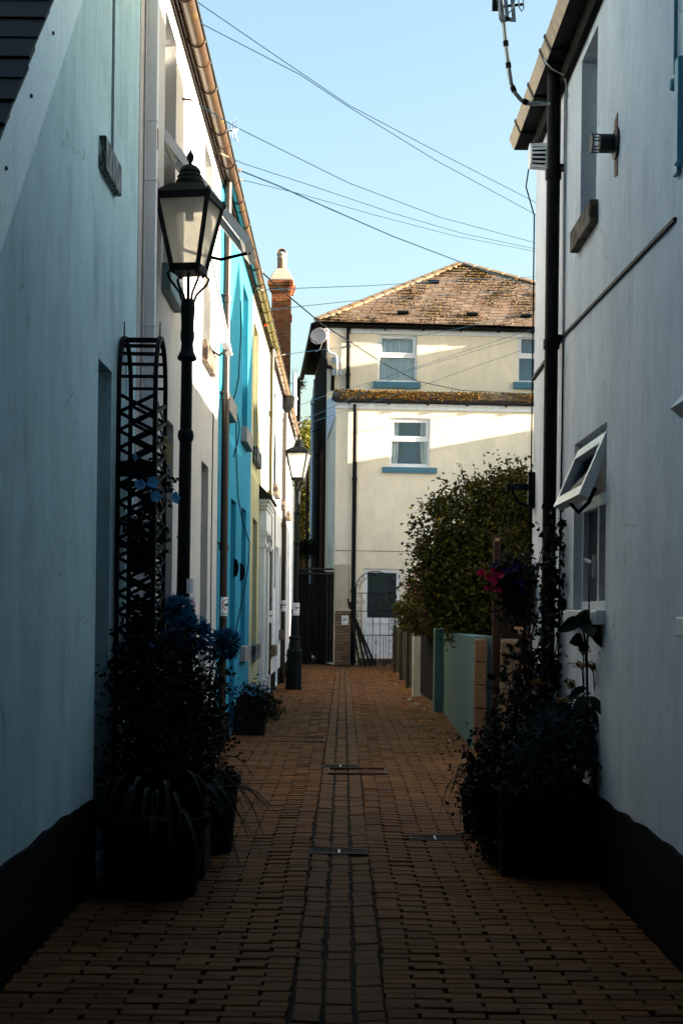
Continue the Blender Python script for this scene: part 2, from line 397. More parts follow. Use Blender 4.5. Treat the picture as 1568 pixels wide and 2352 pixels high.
def link(name, me, mat, parent=None, smooth=False, bevel=0.0, **props):
    if mat is not None and not me.materials: me.materials.append(M[mat] if isinstance(mat, str) else mat)
    if smooth: me.polygons.foreach_set('use_smooth', [True] * len(me.polygons))
    me.update()
    o = bpy.data.objects.new(name, me); COL.objects.link(o)
    if parent is not None: o.parent = parent
    if bevel:
        bv = o.modifiers.new('bevel', 'BEVEL'); bv.width = bevel; bv.segments = 2; bv.limit_method = 'ANGLE'; bv.angle_limit = R(50)
    for k_, v_ in props.items(): o[k_] = v_
    return o
def smooth_by_angle(o, ang=40):
    me = o.data
    me.polygons.foreach_set('use_smooth', [True] * len(me.polygons))
    me.set_sharp_from_angle(angle=R(ang))
    return o
def tag(o, label, cat, group=None, kind=None):
    o['label'] = label; o['category'] = cat
    if group: o['group'] = group
    if kind: o['kind'] = kind
    return o
def thing(name, label, cat, group=None):
    o = bpy.data.objects.new(name, None); COL.objects.link(o)
    o.empty_display_size = .1
    return tag(o, label, cat, group)
def inst(src, parent, mw=None):
    """a copy of one piece that shares its mesh"""
    c = src.copy(); COL.objects.link(c); c.parent = parent
    if mw is not None: c.matrix_basis = mw
    return c

def leaf_mesh(P, size, rng, aspect=.55, up=.5, jitter=.35, dirs=None, fold=.18):
    """four-cornered folded leaves at points P: returns verts and faces arrays"""
    n = len(P)
    nrm = rng.normal(size=(n, 3)); nrm[:, 2] += up * 2; nrm /= np.linalg.norm(nrm, axis=1)[:, None]
    d = rng.normal(size=(n, 3)) if dirs is None else dirs + rng.normal(size=(n, 3)) * .5
    d -= nrm * (d * nrm).sum(1)[:, None]; d /= np.linalg.norm(d, axis=1)[:, None]
    w = np.cross(nrm, d)
    L = size * (1 + jitter * rng.uniform(-1, 1, n))[:, None]
    a = P; tip = P + d * L - nrm * L * .12
    m1 = P + d * L * .30 + nrm * L * fold * .8; m2 = P + d * L * .66 + nrm * L * fold * .7
    h = w * L * aspect / 2
    v = np.stack([a, m1 + h * .92, m2 + h * .80, tip, m2 - h * .80, m1 - h * .92], 1).reshape(-1, 3)
    i = np.arange(n)[:, None] * 6
    f = np.concatenate([i + [0, 1, 2, 3], i + [0, 3, 4, 5]], 0)
    return v, f
def mesh_np(name, v, f):
    me = bpy.data.meshes.new(name)
    me.vertices.add(len(v)); me.vertices.foreach_set('co', np.asarray(v, dtype=np.float32).ravel())
    k = f.shape[1]
    me.loops.add(f.size); me.loops.foreach_set('vertex_index', f.astype(np.int32).ravel())
    me.polygons.add(len(f)); me.polygons.foreach_set('loop_start', np.arange(0, f.size, k, dtype=np.int32))
    me.update(calc_edges=True)
    return me
def cloud(balls, n, rng, shell=.55, clump=None, cr=.12):
    """points in a union of ellipsoids ((cx,cy,cz),(rx,ry,rz)), mostly near the skin and gathered round twig tips"""
    vol = np.array([b[1][0] * b[1][1] * b[1][2] for b in balls]) ** (2 / 3); vol /= vol.sum()
    k = clump or max(30, n // 14)
    which = rng.choice(len(balls), k, p=vol)
    u = rng.normal(size=(k, 3)); u /= np.linalg.norm(u, axis=1)[:, None]
    rad = shell + (1.06 - shell) * rng.uniform(0, 1, k) ** .6
    rad *= 1 + .13 * np.sin(u[:, 0] * 7 + u[:, 2] * 5) * np.cos(u[:, 1] * 6)
    C = np.array([b[0] for b in balls])[which]; Rr = np.array([b[1] for b in balls])[which]
    tips = C + u * Rr * rad[:, None]
    w = rng.integers(0, k, n)
    P = tips[w] + rng.normal(size=(n, 3)) * cr * (.4 + rng.uniform(0, 1, k)[w])[:, None]
    return P, tips, u[w]
def foliage(name, parent, balls, n, size, mat, seed, shell=.55, cr=.12, aspect=.55, up=.35, clump=None, zmin=None, xmax=None, out=False):
    rng = np.random.default_rng(seed)
    P, tips, u = cloud(balls, n, rng, shell, clump, cr)
    keep = np.ones(len(P), bool)
    if zmin is not None: keep &= P[:, 2] > zmin
    if xmax is not None: keep &= P[:, 0] < xmax
    v, f = leaf_mesh(P[keep], size, rng, aspect, up, dirs=(u[keep] if out else None))
    o = link(name, mesh_np(name, v, f), mat, parent)
    o['kind'] = 'stuff'
    return o, tips
def twigs(name, parent, root, tips, mat, rng, n=30, r=.012):
    mb = MB()
    idx = rng.choice(len(tips), min(n, len(tips)), replace=False)
    for i in idx:
        t = Vector(tips[i]); a = Vector(root) + Vector(rng.normal(size=3) * .04)
        m = a.lerp(t, .5) + Vector(rng.normal(size=3) * .06) + Vector((0, 0, .08))
        mb.tube([a, a.lerp(m, .6), m, t], [r, r * .8, r * .55, r * .2], 5)
    return mb.build(name, mat, parent, True)
def strap(mb, p, az, length, rise, droop, w=.03, seg=7):
    """one arching strap leaf"""
    p = Vector(p); d = Vector((math.cos(az), math.sin(az), 0)); s = Vector((-d.y, d.x, 0))
    vs = []
    for i in range(seg + 1):
        t = i / seg
        c = p + d * length * (t - .12 * t * t) + Vector((0, 0, rise * math.sin(min(1, t * 1.25) * math.pi / 2) - droop * t ** 2.4))
        ww = w * (.55 + .9 * t - 1.42 * t * t) if i < seg else .001
        ww = max(ww, .001)
        vs += [c - s * ww + Vector((0, 0, ww * .5)), c, c + s * ww + Vector((0, 0, ww * .5))]
    fs = []
    for i in range(seg):
        k = i * 3
        fs += [(k, k + 1, k + 4, k + 3), (k + 1, k + 2, k + 5, k + 4)]
    mb.add(vs, fs)

# ------------------------------------------------------------------ architecture helpers
class Plane:
    """a wall plane: origin, along direction u, outward normal n"""
    def __init__(s, o, u, n): s.o, s.u, s.n = Vector(o), Vector(u).normalized(), Vector(n).normalized()
    def p(s, u, z, d=0.0):
        """d: depth inwards"""
        q = s.o + s.u * u - s.n * d
        return Vector((q.x, q.y, z))
    def slab(s, mb, u0, u1, z0, z1, d0, d1):
        a = [s.p(u0, z0, d1), s.p(u1, z0, d1), s.p(u1, z0, d0), s.p(u0, z0, d0)]
        mb.hexa(a + [Vector((q.x, q.y, z1)) for q in a])
def wall(mb, pl, u0, u1, z0, z1, ops, depth=.14, top=None):
    us = sorted({u0, u1, *[o[0] for o in ops], *[o[1] for o in ops]})
    zs = sorted({z0, z1, *[o[2] for o in ops], *[o[3] for o in ops]})
    us = [u for u in us if u0 <= u <= u1]; zs = [z for z in zs if z0 <= z <= z1]
    for i in range(len(us) - 1):
        for j in range(len(zs) - 1):
            cu, cz = (us[i] + us[i + 1]) / 2, (zs[j] + zs[j + 1]) / 2
            if any(o[0] < cu < o[1] and o[2] < cz < o[3] for o in ops): continue
            mb.quad(pl.p(us[i], zs[j]), pl.p(us[i + 1], zs[j]), pl.p(us[i + 1], zs[j + 1]), pl.p(us[i], zs[j + 1]))
    for o in ops:
        a, b, c, e = o[:4]
        mb.quad(pl.p(a, c), pl.p(a, c, depth), pl.p(a, e, depth), pl.p(a, e))
        mb.quad(pl.p(b, c), pl.p(b, e), pl.p(b, e, depth), pl.p(b, c, depth))
        mb.quad(pl.p(a, e), pl.p(a, e, depth), pl.p(b, e, depth), pl.p(b, e))
        mb.quad(pl.p(a, c), pl.p(b, c), pl.p(b, c, depth), pl.p(a, c, depth))
        mb.quad(pl.p(a - .1, c - .1, depth + .5), pl.p(b + .1, c - .1, depth + .5), pl.p(b + .1, e + .1, depth + .5), pl.p(a - .1, e + .1, depth + .5))
def sash_window(house, pl, a, b, c, e, d=.09, fr=.045, transom=None, pane='pane_dark', frame='white_wood', sill=None, sill_h=.1, sill_out=.05, sill_ext=.05, name='window', curtain=None):
    """frame mesh, with pane and sill as its pieces"""
    mb = MB()
    pl.slab(mb, a, a + fr, c, e, d, d + .05); pl.slab(mb, b - fr, b, c, e, d, d + .05)
    pl.slab(mb, a + fr, b - fr, c, c + fr, d, d + .05); pl.slab(mb, a + fr, b - fr, e - fr, e, d, d + .05)
    if transom: pl.slab(mb, a + fr, b - fr, transom - fr / 2, transom + fr / 2, d - .004, d + .05)
    w = mb.build(name, frame, house)
    spans = [(c + fr, e - fr)] if not transom else [(c + fr, transom - fr / 2), (transom + fr / 2, e - fr)]
    for z0, z1 in spans:
        p = MB(); pl.slab(p, a + fr - .004, b - fr + .004, z0 - .004, z1 + .004, d + .018, d + .026); p.build('pane', pane, w)
    if sill:
        s_ = MB(); pl.slab(s_, a - sill_ext, b + sill_ext, c - sill_h, c + .002, -sill_out, d)
        s_.build('sill', sill, w, bevel=.006)
    return w
def quad_frame(mb, A, B, C, D, bar, th):
    """frame in the plane of a quadrilateral A(top near) B(top far) C(bottom far) D(bottom near)"""
    A, B, C, D = map(Vector, (A, B, C, D)); nn = (B - A).cross(D - A).normalized() * th / 2
    def ins(p, q, r_): return p + (q - p).normalized() * bar + (r_ - p).normalized() * bar
    a, b, c, d = ins(A, B, D), ins(B, A, C), ins(C, B, D), ins(D, A, C)
    for P, Q, q, p in ((A, B, b, a), (B, C, c, b), (C, D, d, c), (D, A, a, d)):
        mb.hexa([P - nn, Q - nn, q - nn, p - nn, P + nn, Q + nn, q + nn, p + nn])
    return a, b, c, d
def gutter_profile(x, z, r=.055, th=.006, n=9, side=1):
    """half round gutter section"""
    o = [(x + r * math.cos(math.pi + math.pi * i / n), z + r * math.sin(math.pi + math.pi * i / n)) for i in range(n + 1)]
    q = [(x + (r - th) * math.cos(math.pi + math.pi * i / n), z + (r - th) * math.sin(math.pi + math.pi * i / n)) for i in range(n, -1, -1)]
    return o + q

# ================================================================== SETTING: ground and paving
rng = np.random.default_rng(11)
random.seed(5)
mb = MB(); mb.quad((-900, -900, -.12), (900, -900, -.12), (900, 900, -.12), (-900, 900, -.12))
g = mb.build('ground', 'ground'); g['kind'] = 'structure'
mb = MB(); mb.bb(-1.6, 3.4, -9, 36.2, -.11, -.022)
bed = mb.build('alley_paving', 'joint'); bed['kind'] = 'structure'
def fz(x): return -.014 * math.exp(-(x / .3) ** 2)
BL, BW, PITCH, CP = .2085, .0572, .0635, .2200
mb = MB(); mb.cham((0, 0, -.02), (BL, BW, .04), .003)
brick0 = mb.build('brick', 'paver', bed)
near, far = [], []
y = 4.3; row = 0
skip = [(-.17, .16, 0, 99), (.39, .71, 8.2, 8.42)]
while y < 36.0:
    off = (row % 2) * CP / 2
    for side in (-1, 1):
        for k in range(6):
            x0 = .163 + k * CP - (off if k else 0); L = BL if not (k == 0 and off) else BL - CP / 2
            if k == 0 and off: x0 = .163
            cx = side * (x0 + L / 2)
            if cx < -1.3: continue
            if .39 < cx < .71 and 8.2 < y < 8.42: continue
            near.append((cx + rng.normal() * .003 - .004 + .006 * math.sin(y * 1.3), y + rng.normal() * .0022 + .012 * math.sin(cx * 3 + y * .35), L, rng.normal() * .006, fz(cx) + rng.normal() * .0016))
    y += PITCH; row += 1
full = [b for b in near if b[2] == BL]
first = full[:300]; rest = full[300:] + [b for b in near if b[2] != BL]
def brick_mx(b): return Matrix.Translation((b[0], b[1], b[4])) @ Matrix.Rotation(b[3], 4, 'Z') @ Matrix.Rotation(rng.normal() * .008, 4, 'X')
brick0.matrix_basis = brick_mx(first[0])
for b in first[1:]: inst(brick0, bed, brick_mx(b))
mb = MB()
for b in rest: mb.cham((b[0], b[1], b[4] - .02), (b[2], BW, .04), .003, Matrix.Rotation(b[3], 3, 'Z'))
o = mb.build('brick_paving', 'paver', bed); o['kind'] = 'stuff'
# the drainage channel of square setts down the middle
mb = MB(); mb.bb(-.158, .158, 4.2, 36.0, -.022, -.0215)
chan = mb.build('drainage_channel', 'joint'); chan['kind'] = 'structure'
mb = MB(); mb.cham((0, 0, -.02), (.090, .1015, .04), .003)
sett0 = mb.build('sett', 'sett', chan)
setts = []
y = 4.3
while y < 36:
    for k in (-1, 0, 1):
        yy = y + rng.normal() * .004 + k * .013
        if any(a < yy < b for a, b in ((7.72, 7.93), (12.08, 12.32))): continue
        setts.append((k * .1065 + rng.normal() * .003, yy, .96 + rng.uniform(0, .07), rng.normal() * .02, fz(0) + .004 - .005 * (k == 0) + rng.normal() * .002, -k * .05))
    y += .1065
def sett_mx(b): return Matrix.Translation((b[0], b[1], b[4])) @ Matrix.Rotation(b[3], 4, 'Z') @ Matrix.Rotation(b[5], 4, 'Y') @ Matrix.Diagonal((1, b[2], 1, 1))
sett0.matrix_basis = sett_mx(setts[0])
for b in setts[1:300]: inst(sett0, chan, sett_mx(b))
mb = MB()
for b in setts[300:]: mb.cham((b[0], b[1], b[4] - .02), (.090, .1015 * b[2], .04), .003)
o = mb.build('sett_paving', 'sett', chan); o['kind'] = 'stuff'
def grate(x0, x1, y0, y1, z, label, n, along_x=True):
    t = thing('drain_grate', label, 'drain')
    f = MB()
    f.bb(x0, x1, y0, y0 + .014, z - .03, z); f.bb(x0, x1, y1 - .014, y1, z - .03, z)
    f.bb(x0, x0 + .014, y0 + .014, y1 - .014, z - .03, z); f.bb(x1 - .014, x1, y0 + .014, y1 - .014, z - .03, z)
    f.build('frame', 'iron', t)
    b = MB(); b.bb(0, .007, y0 + .014, y1 - .014, -.02, -.002); b0 = None
    for i in range(n):
        mx = Matrix.Translation((x0 + .02 + i * (x1 - x0 - .045) / (n - 1), 0, z))
        if b0 is None: b0 = b.build('slat', 'iron', t); b0.matrix_basis = mx
        else: inst(b0, t, mx)
    s = MB(); s.bb((x0 + x1) / 2 - .006, (x0 + x1) / 2 + .006, y0 + .03, y1 - .03, z - .001, z + .002); s.build('lifting_bar', 'steel', t)
    return t
grate(-.165, .150, 7.74, 7.91, -.008, 'black slotted iron drain grate across the sett channel, the nearer one', 22)
grate(-.165, .150, 12.1, 12.3, -.008, 'small black drain grate across the sett channel, farther down the alley', 18)
grate(.40, .70, 8.21, 8.41, -.003, 'dark ribbed gully cover in the paving right of the channel', 20)
def cover(x0, x1, y0, y1, z, label):
    f = MB()
    for q in ((x0, x1, y0, y0 + .012), (x0, x1, y1 - .012, y1), (x0, x0 + .012, y0 + .012, y1 - .012), (x1 - .012, x1, y0 + .012, y1 - .012)): f.bb(*q, z - .02, z)
    tag(f.build('inspection_cover', 'flue'), label, 'manhole cover')
cover(-.75, -.17, 14.35, 14.9, .006, 'thin steel frame of a paved inspection cover left of the channel')
cover(-.11, .37, 11.55, 11.95, .006, 'thin steel frame of a paved inspection cover across the channel')
# litter along the right edge
P = []
for i in range(420):
    yy = 9 + 25 * rng.uniform() ** .8
    P.append((1.25 + .004 * (yy - 13) - abs(rng.normal()) * .28, yy, .008))
for i in range(60): P.append((-1.1 + abs(rng.normal()) * .3, rng.uniform(17, 33), .008))
v, f = leaf_mesh(np.array(P), .04, rng, .6, 1.5, .5)
o = link('leaf_litter', mesh_np('leaf_litter', v, f), 'litter'); tag(o, 'dry fallen leaves scattered along the foot of the right walls', 'leaf litter', kind='stuff')
P = np.array([(1.0 + .25 * rng.uniform(), yy, .01) for yy in rng.uniform(11, 26, 26)])
v, f = leaf_mesh(P, .05, rng, .6, 1.5, .5)
o = link('yellow_leaves', mesh_np('yellow_leaves', v, f), 'yellow_leaf'); tag(o, 'small bright yellow fallen leaves on the brick paving', 'leaf litter', kind='stuff')
for i, (x, yy, s, where) in enumerate(((1.02, 21.5, .035, 'before the dark board gate'), (1.12, 19.5, .025, 'at the foot of the teal pier'), (1.1, 14.6, .022, 'under the near end of the teal wall'), (1.06, 20.4, .03, 'between the teal pier and the dark gate'), (.98, 26, .03, 'far along the green board fence'))):
    mb = MB(); mb.lathe([(.2 * s, 0), (s * .9, .15 * s), (s, .45 * s), (s * .6, .8 * s), (.1 * s, .9 * s)], (x, yy, -.002), 9, i)
    tag(mb.build('pebble', 'pale_stone', None, True), 'small pale pebble ' + where, 'pebble', 'pebbles in the leaf litter')

# ================================================================== LEFT SIDE
PL = Plane((XL, 0, 0), (0, 1, 0), (1, 0, 0))
PR = Plane((1.27, 0, 0), (0, 1, 0), (-1, 0, 0))
def wall_top(mb, pl, u0, u1, ops, top, extra=(), depth=.14):
    us = sorted({u0, u1, *extra, *[q for o in ops for q in o[:2]]}); zs = sorted({0.0, *[q for o in ops for q in o[2:4]]})
    for a, b in zip(us, us[1:]):
        cu = (a + b) / 2; ta, tb = top(a + 1e-4), top(b - 1e-4); tm = min(ta, tb)
        zl = [z for z in zs if z < tm - .01]
        for c, e in zip(zl, zl[1:]):
            if any(o[0] < cu < o[1] and o[2] < (c + e) / 2 < o[3] for o in ops): continue
            mb.quad(pl.p(a, c), pl.p(b, c), pl.p(b, e), pl.p(a, e))
        mb.add([pl.p(a, zl[-1]), pl.p(b, zl[-1]), pl.p(b, tb), pl.p(a, ta)], [(0, 1, 2, 3)])
    m2 = MB(); wall(m2, pl, u0, u0, 0, 0, ops, depth); mb.add(m2.v, m2.f)
def shell(mb, x0, x1, y0, y1, z1, skip):
    """the unseen sides of a house body; skip names the faces left out"""
    q = {'-x': ((x0, y0), (x0, y1)), '+x': ((x1, y0), (x1, y1)), '-y': ((x0, y0), (x1, y0)), '+y': ((x0, y1), (x1, y1))}
    for k, (a, b) in q.items():
        if k in skip: continue
        mb.quad((*a, 0), (*b, 0), (*b, z1), (*a, z1))
def plinth(house, pl, spans, h=.42, out=.018, name='plinth'):
    for a, b in spans:
        p = MB(); n_ = max(1, int((b - a) / .09)) if a < 12 else 1; hs = [h + .006 * math.sin(a * 5 + i * .37) + .004 * math.sin(i * 1.3) + random.gauss(0, .002) for i in range(n_ + 1)]
        for i in range(n_):
            u, w = a + (b - a) * i / n_, a + (b - a) * (i + 1) / n_
            q = [pl.p(u, -.03, .05), pl.p(w, -.03, .05), pl.p(w, -.03, -out), pl.p(u, -.03, -out)]
            p.hexa(q + [Vector((k.x, k.y, z)) for k, z in zip(q, (hs[i], hs[i + 1], hs[i + 1], hs[i]))])
        p.build(name, 'black_paint', house)

# ---- house 1, nearest on the left: white gable with a slate roof coming down
h1 = thing('white_gabled_house', 'white streaky rendered house with slate catslide roof, nearest on the left', 'house')
def roof1(u): return 2.90 + 1.03 * (u - 4.69)
win1 = (lf(232, 300)[0], lf(262, 300)[0], lf(240, 335)[1], 4.95)
dr1 = (lf(226, 860)[0], lf(257, 880)[0], .1, lf(228, 824)[1])
mb = MB(); wall_top(mb, PL, 3.2, 7.93, [win1, dr1], lambda u: max(1.9, roof1(u) - .06), (4.0, 5, 6, 7))
mb.quad((XL, 3.2, 0), (-5, 3.2, 0), (-5, 3.2, 1.9), (XL, 3.2, 1.9)); mb.quad((XL, 7.93, 0), (-5, 7.93, 0), (-5, 7.93, 6.1), (XL, 7.93, 6.1))
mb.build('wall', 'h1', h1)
plinth(h1, PL, [(3.2, dr1[0] - .02), (dr1[1] + .02, 7.92)])
sash_window(h1, PL, *win1, d=.11, sill='sill_dark', sill_h=.15, sill_out=.035, sill_ext=.05)
m_ = MB(); PL.slab(m_, *dr1[:2], dr1[2], dr1[3], .11, .15); d_ = m_.build('door', 'teal_door', h1)
m_ = MB()
for z0, z1 in ((.25, 1.0), (1.15, 2.3)): PL.slab(m_, dr1[0] + .08, dr1[1] - .08, z0, z1, .10, .112)
m_.build('door_panel', 'teal_door', d_)
# barge board and slates
m_ = MB()
a0, a1 = 3.9, 7.9
m_.hexa([(XL, a0, roof1(a0) - .40), (XL + .035, a0, roof1(a0) - .40), (XL + .035, a1, roof1(a1) - .40), (XL, a1, roof1(a1) - .40),
         (XL, a0, roof1(a0) - .02), (XL + .035, a0, roof1(a0) - .02), (XL + .035, a1, roof1(a1) - .02), (XL, a1, roof1(a1) - .02)])
bb_ = m_.build('barge_board', 'barge', h1)
for k in range(8):
    uu = 4.35 + k * .36; m_ = MB(); m_.lathe([(.009, 0), (.006, .006)], (XL + .036, uu, roof1(uu) - .16), 8, rot=Matrix.Rotation(R(90), 3, 'Y')); m_.build('nail', 'iron', bb_)
ang = math.atan(1.03)
m_ = MB(); m_.hexa([(-5, 3.8, roof1(3.8) - .06), (XL + .01, 3.8, roof1(3.8) - .06), (XL + .01, 7.93, roof1(7.93) - .06), (-5, 7.93, roof1(7.93) - .06),
                    (-5, 3.8, roof1(3.8) - .02), (XL + .01, 3.8, roof1(3.8) - .02), (XL + .01, 7.93, roof1(7.93) - .02), (-5, 7.93, roof1(7.93) - .02)])
rf = m_.build('roof', 'slate', h1)
m_ = MB(); m_.box((0, 0, 0), (.248, .27, .011)); sl0 = None
for r_ in range(24):
    for k in range(5):
        s_ = 4.0 - 1 + 1.0 + r_ * .125 * math.cos(ang) * 1.0
        uu = 3.95 + r_ * .165 * math.cos(ang)
        xx = XL + .045 - .124 - k * .252 - (.126 if r_ % 2 and k else 0)
        if uu > 7.6: continue
        mx = Matrix.Translation((xx + rng.normal() * .004, uu, roof1(uu) + .012 + rng.normal() * .002)) @ Matrix.Rotation(ang - .045 + rng.normal() * .004, 4, 'X') @ Matrix.Rotation(rng.normal() * .008, 4, 'Z')
        if sl0 is None: sl0 = m_.build('slate', 'slate', rf); sl0.matrix_basis = mx
        else: inst(sl0, rf, mx)

def half_round_gutter(house, y0, y1, mat, brackets, x=-1.082, z=5.345, bmat='brown_pipe'):
    m_ = MB(); m_.sweep_y(gutter_profile(x, z, .052), y0, y1)
    # moulded joints
    yy = y0 + .9
    while yy < y1 - .2:
        m_.sweep_y(gutter_profile(x, z, .058, .012), yy, yy + .05); yy += 1.83
    gt = m_.build('gutter', mat, house, True); smooth_by_angle(gt, 50)
    for yb in brackets:
        b_ = MB()
        path = [(x + .060 * math.cos(math.pi + math.pi * i / 8), yb, z + .060 * math.sin(math.pi + math.pi * i / 8)) for i in range(9)]
        b_.tube([(XL, yb, z + .0)] + path, .007, 5); b_.build('bracket', bmat, gt, True)
    f_ = MB(); PL.slab(f_, y0, y1, z - .085, z + .05, -.018, .05); f_.build('fascia', 'wood_dark', house)
    s_ = MB(); s_.bb(XL + .021, XL + .028, y0 + .05, y1 - .05, z - .045, z - .035); s_.build('fascia_edge', 'sill_stone', house)
    return gt
def downpipe(house, x, y, z0, z1, mat, r=.034, collars=(1.2, 3.0, 4.6), name='downpipe'):
    m_ = MB(); m_.tube([(x, y, z0), (x, y, z1)], r, 14)
    for c in collars:
        if z0 < c < z1: m_.lathe([(r + .001, -.03), (r + .008, -.028), (r + .008, .028), (r + .001, .03)], (x, y, c), 14)
    dp = smooth_by_angle(m_.build(name, mat, house))
    for c in collars:
        if z0 < c < z1:
            b_ = MB(); b_.bb(x - .012 if x > 0 else XL, x if x < 0 else 1.27, y - .055, y + .055, c + .033, c + .048); b_.build('clip', mat, dp)
    return dp
def slope_roof(house, y0, y1, mat='slate', z0=5.42, x0=-1.03, x1=-4.6, z1=7.5):
    m_ = MB(); m_.hexa([(x0, y0, z0 - .03), (x1, y0, z1 - .03), (x1, y1, z1 - .03), (x0, y1, z0 - .03), (x0, y0, z0), (x1, y0, z1), (x1, y1, z1), (x0, y1, z0)])
    m_.hexa([(x1, y0, z1 - .03), (2 * x1 - x0, y0, z0 - .03), (2 * x1 - x0, y1, z0 - .03), (x1, y1, z1 - .03), (x1, y0, z1), (2 * x1 - x0, y0, z0), (2 * x1 - x0, y1, z0), (x1, y1, z1)])
    return m_.build('roof', mat, house)
def terrace(name, label, y0, y1, mat, ops, doors, gmat, gap_end=True, depth=.15):
    h = thing(name, label, 'house')
    mb = MB(); wall(mb, PL, y0, y1, 0, 5.32, [o[:4] for o in ops] + [d[:4] for d in doors], depth)
    shell(mb, -8, XL, y0 + .002, y1 - .002, 5.3, ('+x',)); mb.build('wall', mat, h)
    cuts = sorted(d[:2] for d in doors if d[2] < .3); spans = []; u = y0 + .01
    for a, b in cuts: spans.append((u, a - .01)); u = b + .01
    spans.append((u, y1 - .01)); plinth(h, PL, spans, .28)
    slope_roof(h, y0 + .01, y1 - .01)
    return h
# ---- house 2: roughcast with two opened top-hung windows
y0, y1 = 7.95, 13.1
wA = (lf(378, 300)[0], lf(404, 300)[0], 3.50, 5.13); wB = (lf(467, 700)[0], lf(484.5, 700)[0], 3.50, 5.14)
dA = (lf(380.5, 970)[0], lf(399, 985)[0], .12, lf(380.5, 958)[1]); dB = (lf(463, 1060)[0], lf(479, 1075)[0], .12, lf(463, 1057)[1])
h2 = terrace('roughcast_house', 'off-white roughcast house with two propped-open white windows behind the street lamp', y0, y1, 'h2', [wA, wB], [dA, dB], 'moss_gutter')
half_round_gutter(h2, 7.7, 13.3, 'moss_gutter', [8.2, 9.3, 10.05, 10.95, 11.9, 12.8])
for (a, b, c, e), sm, so in ((wA, 'sill_teal', .06), (wB, 'sill_stone', .05)):
    sash_window(h2, PL, a, b, c, e, d=.12, transom=4.36, sill=sm, sill_h=.17, sill_out=so, sill_ext=.06, pane='pane_dark')
def open_sash(house, hin, bot, mat='white_wood', bar=.055, th=.05, stay=True):
    """hin, bot: (near point, far point) of the hinge line and the bottom edge"""
    w = MB(); A, B = hin; D_, C_ = bot
    a, b, c, d = quad_frame(w, A, B, C_, D_, bar, th)
    ow = w.build('open_sash', mat, house)
    p = MB(); n_ = (Vector(B) - Vector(A)).cross(Vector(D_) - Vector(A)).normalized() * .004
    p.hexa([a - n_, b - n_, c - n_, d - n_, a + n_, b + n_, c + n_, d + n_]); p.build('pane', 'pane_clear', ow)
    if stay:
        s_ = MB(); q = Vector(D_).lerp(Vector(C_), .5)
        wallp = Vector((A[0] if abs(A[0]) > abs(D_[0]) else A[0], q.y, q.z + .03))
        m1 = q.lerp(wallp, .35) + Vector((0, 0, -.06)); m2 = q.lerp(wallp, .75) + Vector((0, 0, -.02))
        s_.tube([q, m1, m2, wallp + Vector((0, 0, .05))], .011, 6); s_.build('stay', 'iron', ow, True)
    return ow
xa = XL - .02
open_sash(h2, ((xa, wA[0] + .02, 4.36), (xa, wA[1] - .02, 4.36)), ((-.635, wA[0] + .02, 3.66), (-.635, wA[1] - .02, 3.66)), bar=.06)
open_sash(h2, ((xa, wB[0] + .02, 4.36), (xa, wB[1] - .02, 4.36)), ((-1.0, wB[0] + .02, 3.5), (-1.0, wB[1] - .02, 3.5)), bar=.06)
for d in (dA, dB):
    m_ = MB(); PL.slab(m_, d[0], d[1], d[2], d[3], .12, .16); m_.build('door', 'dark_door', h2)
# square white pipe on the joint
px = XL + .045; D0 = 8.14
m_ = MB(); m_.box((px, D0, 3.6), (.062, .062, 7.0))
for zz in (2.93, 3.76, 4.10, 4.9): m_.box((px, D0, zz), (.070, .070, .012))
sp = m_.build('square_downpipe', 'white_plastic', h2, bevel=.006)
m_ = MB(); m_.box((px + .0335, D0, 4.0), (.002, .03, .12)); 
m_.build('rust_patch', 'rust', sp)
downpipe(h2, -1.115, 13.22, 0, 5.31, 'brown_pipe', .036, (1.9, 3.3, 4.2))
# vertical service cable on the wall
m_ = MB(); m_.tube([(XL + .006, 12.55, .4), (XL + .006, 12.5, 2), (XL + .006, 12.55, 3.4)], .005, 5); m_.build('wall_cable', 'wire_dark', h2)

# ---- house 3: blue
y0, y1 = 13.1, 17.72
w1 = (lf(512, 800)[0], lf(529, 800)[0], lf(520, 917)[1], 5.05); w2 = (lf(556.5, 850)[0], lf(569, 850)[0], lf(556, 983)[1], 5.02)
d1 = (lf(514, 1150)[0], lf(524, 1150)[0], .1, lf(514, 1112)[1]); d2 = (lf(530.5, 1150)[0], lf(542.5, 1150)[0], .1, lf(530.5, 1143)[1])
w3 = (lf(553.5, 1300)[0], lf(564, 1300)[0], lf(556, 1484)[1], lf(553.5, 1162)[1])
h3 = terrace('blue_house', 'bright blue rendered terraced house with black downpipe at its near edge', y0, y1, 'h3', [w1, w2, w3], [d1, d2], 'moss_gutter')
half_round_gutter(h3, 13.32, 17.85, 'moss_gutter', [13.9, 14.8, 15.7, 16.6, 17.4])
for w in (w1, w2, w3): sash_window(h3, PL, *w, d=.13, sill='sill_grey', sill_h=.17, sill_out=.07, sill_ext=.08)
for d in (d1, d2):
    m_ = MB(); PL.slab(m_, d[0], d[1], d[2], d[3], .13, .17); m_.build('door', 'teal_door', h3)
for x_, y_ in ((536.5, 1304), (551.5, 1314)):
    D_, z_ = lf(x_, y_); m_ = MB()
    prof = [(0, -.105), (.035, -.085), (.052, -.03), (.052, .03), (.035, .085), (0, .105)]
    k = [Vector((XL + a, D_ - .02, z_ + b)) for a, b in prof]; j = [q + Vector((0, .05, 0)) for q in k]
    m_.add(k + j, [tuple(range(6)), tuple(reversed(range(6, 12)))] + [(i, i + 6, (i + 1) % 6 + 6, (i + 1) % 6) for i in range(6)])
    m_.build('door_plaque', 'black_paint', h3)
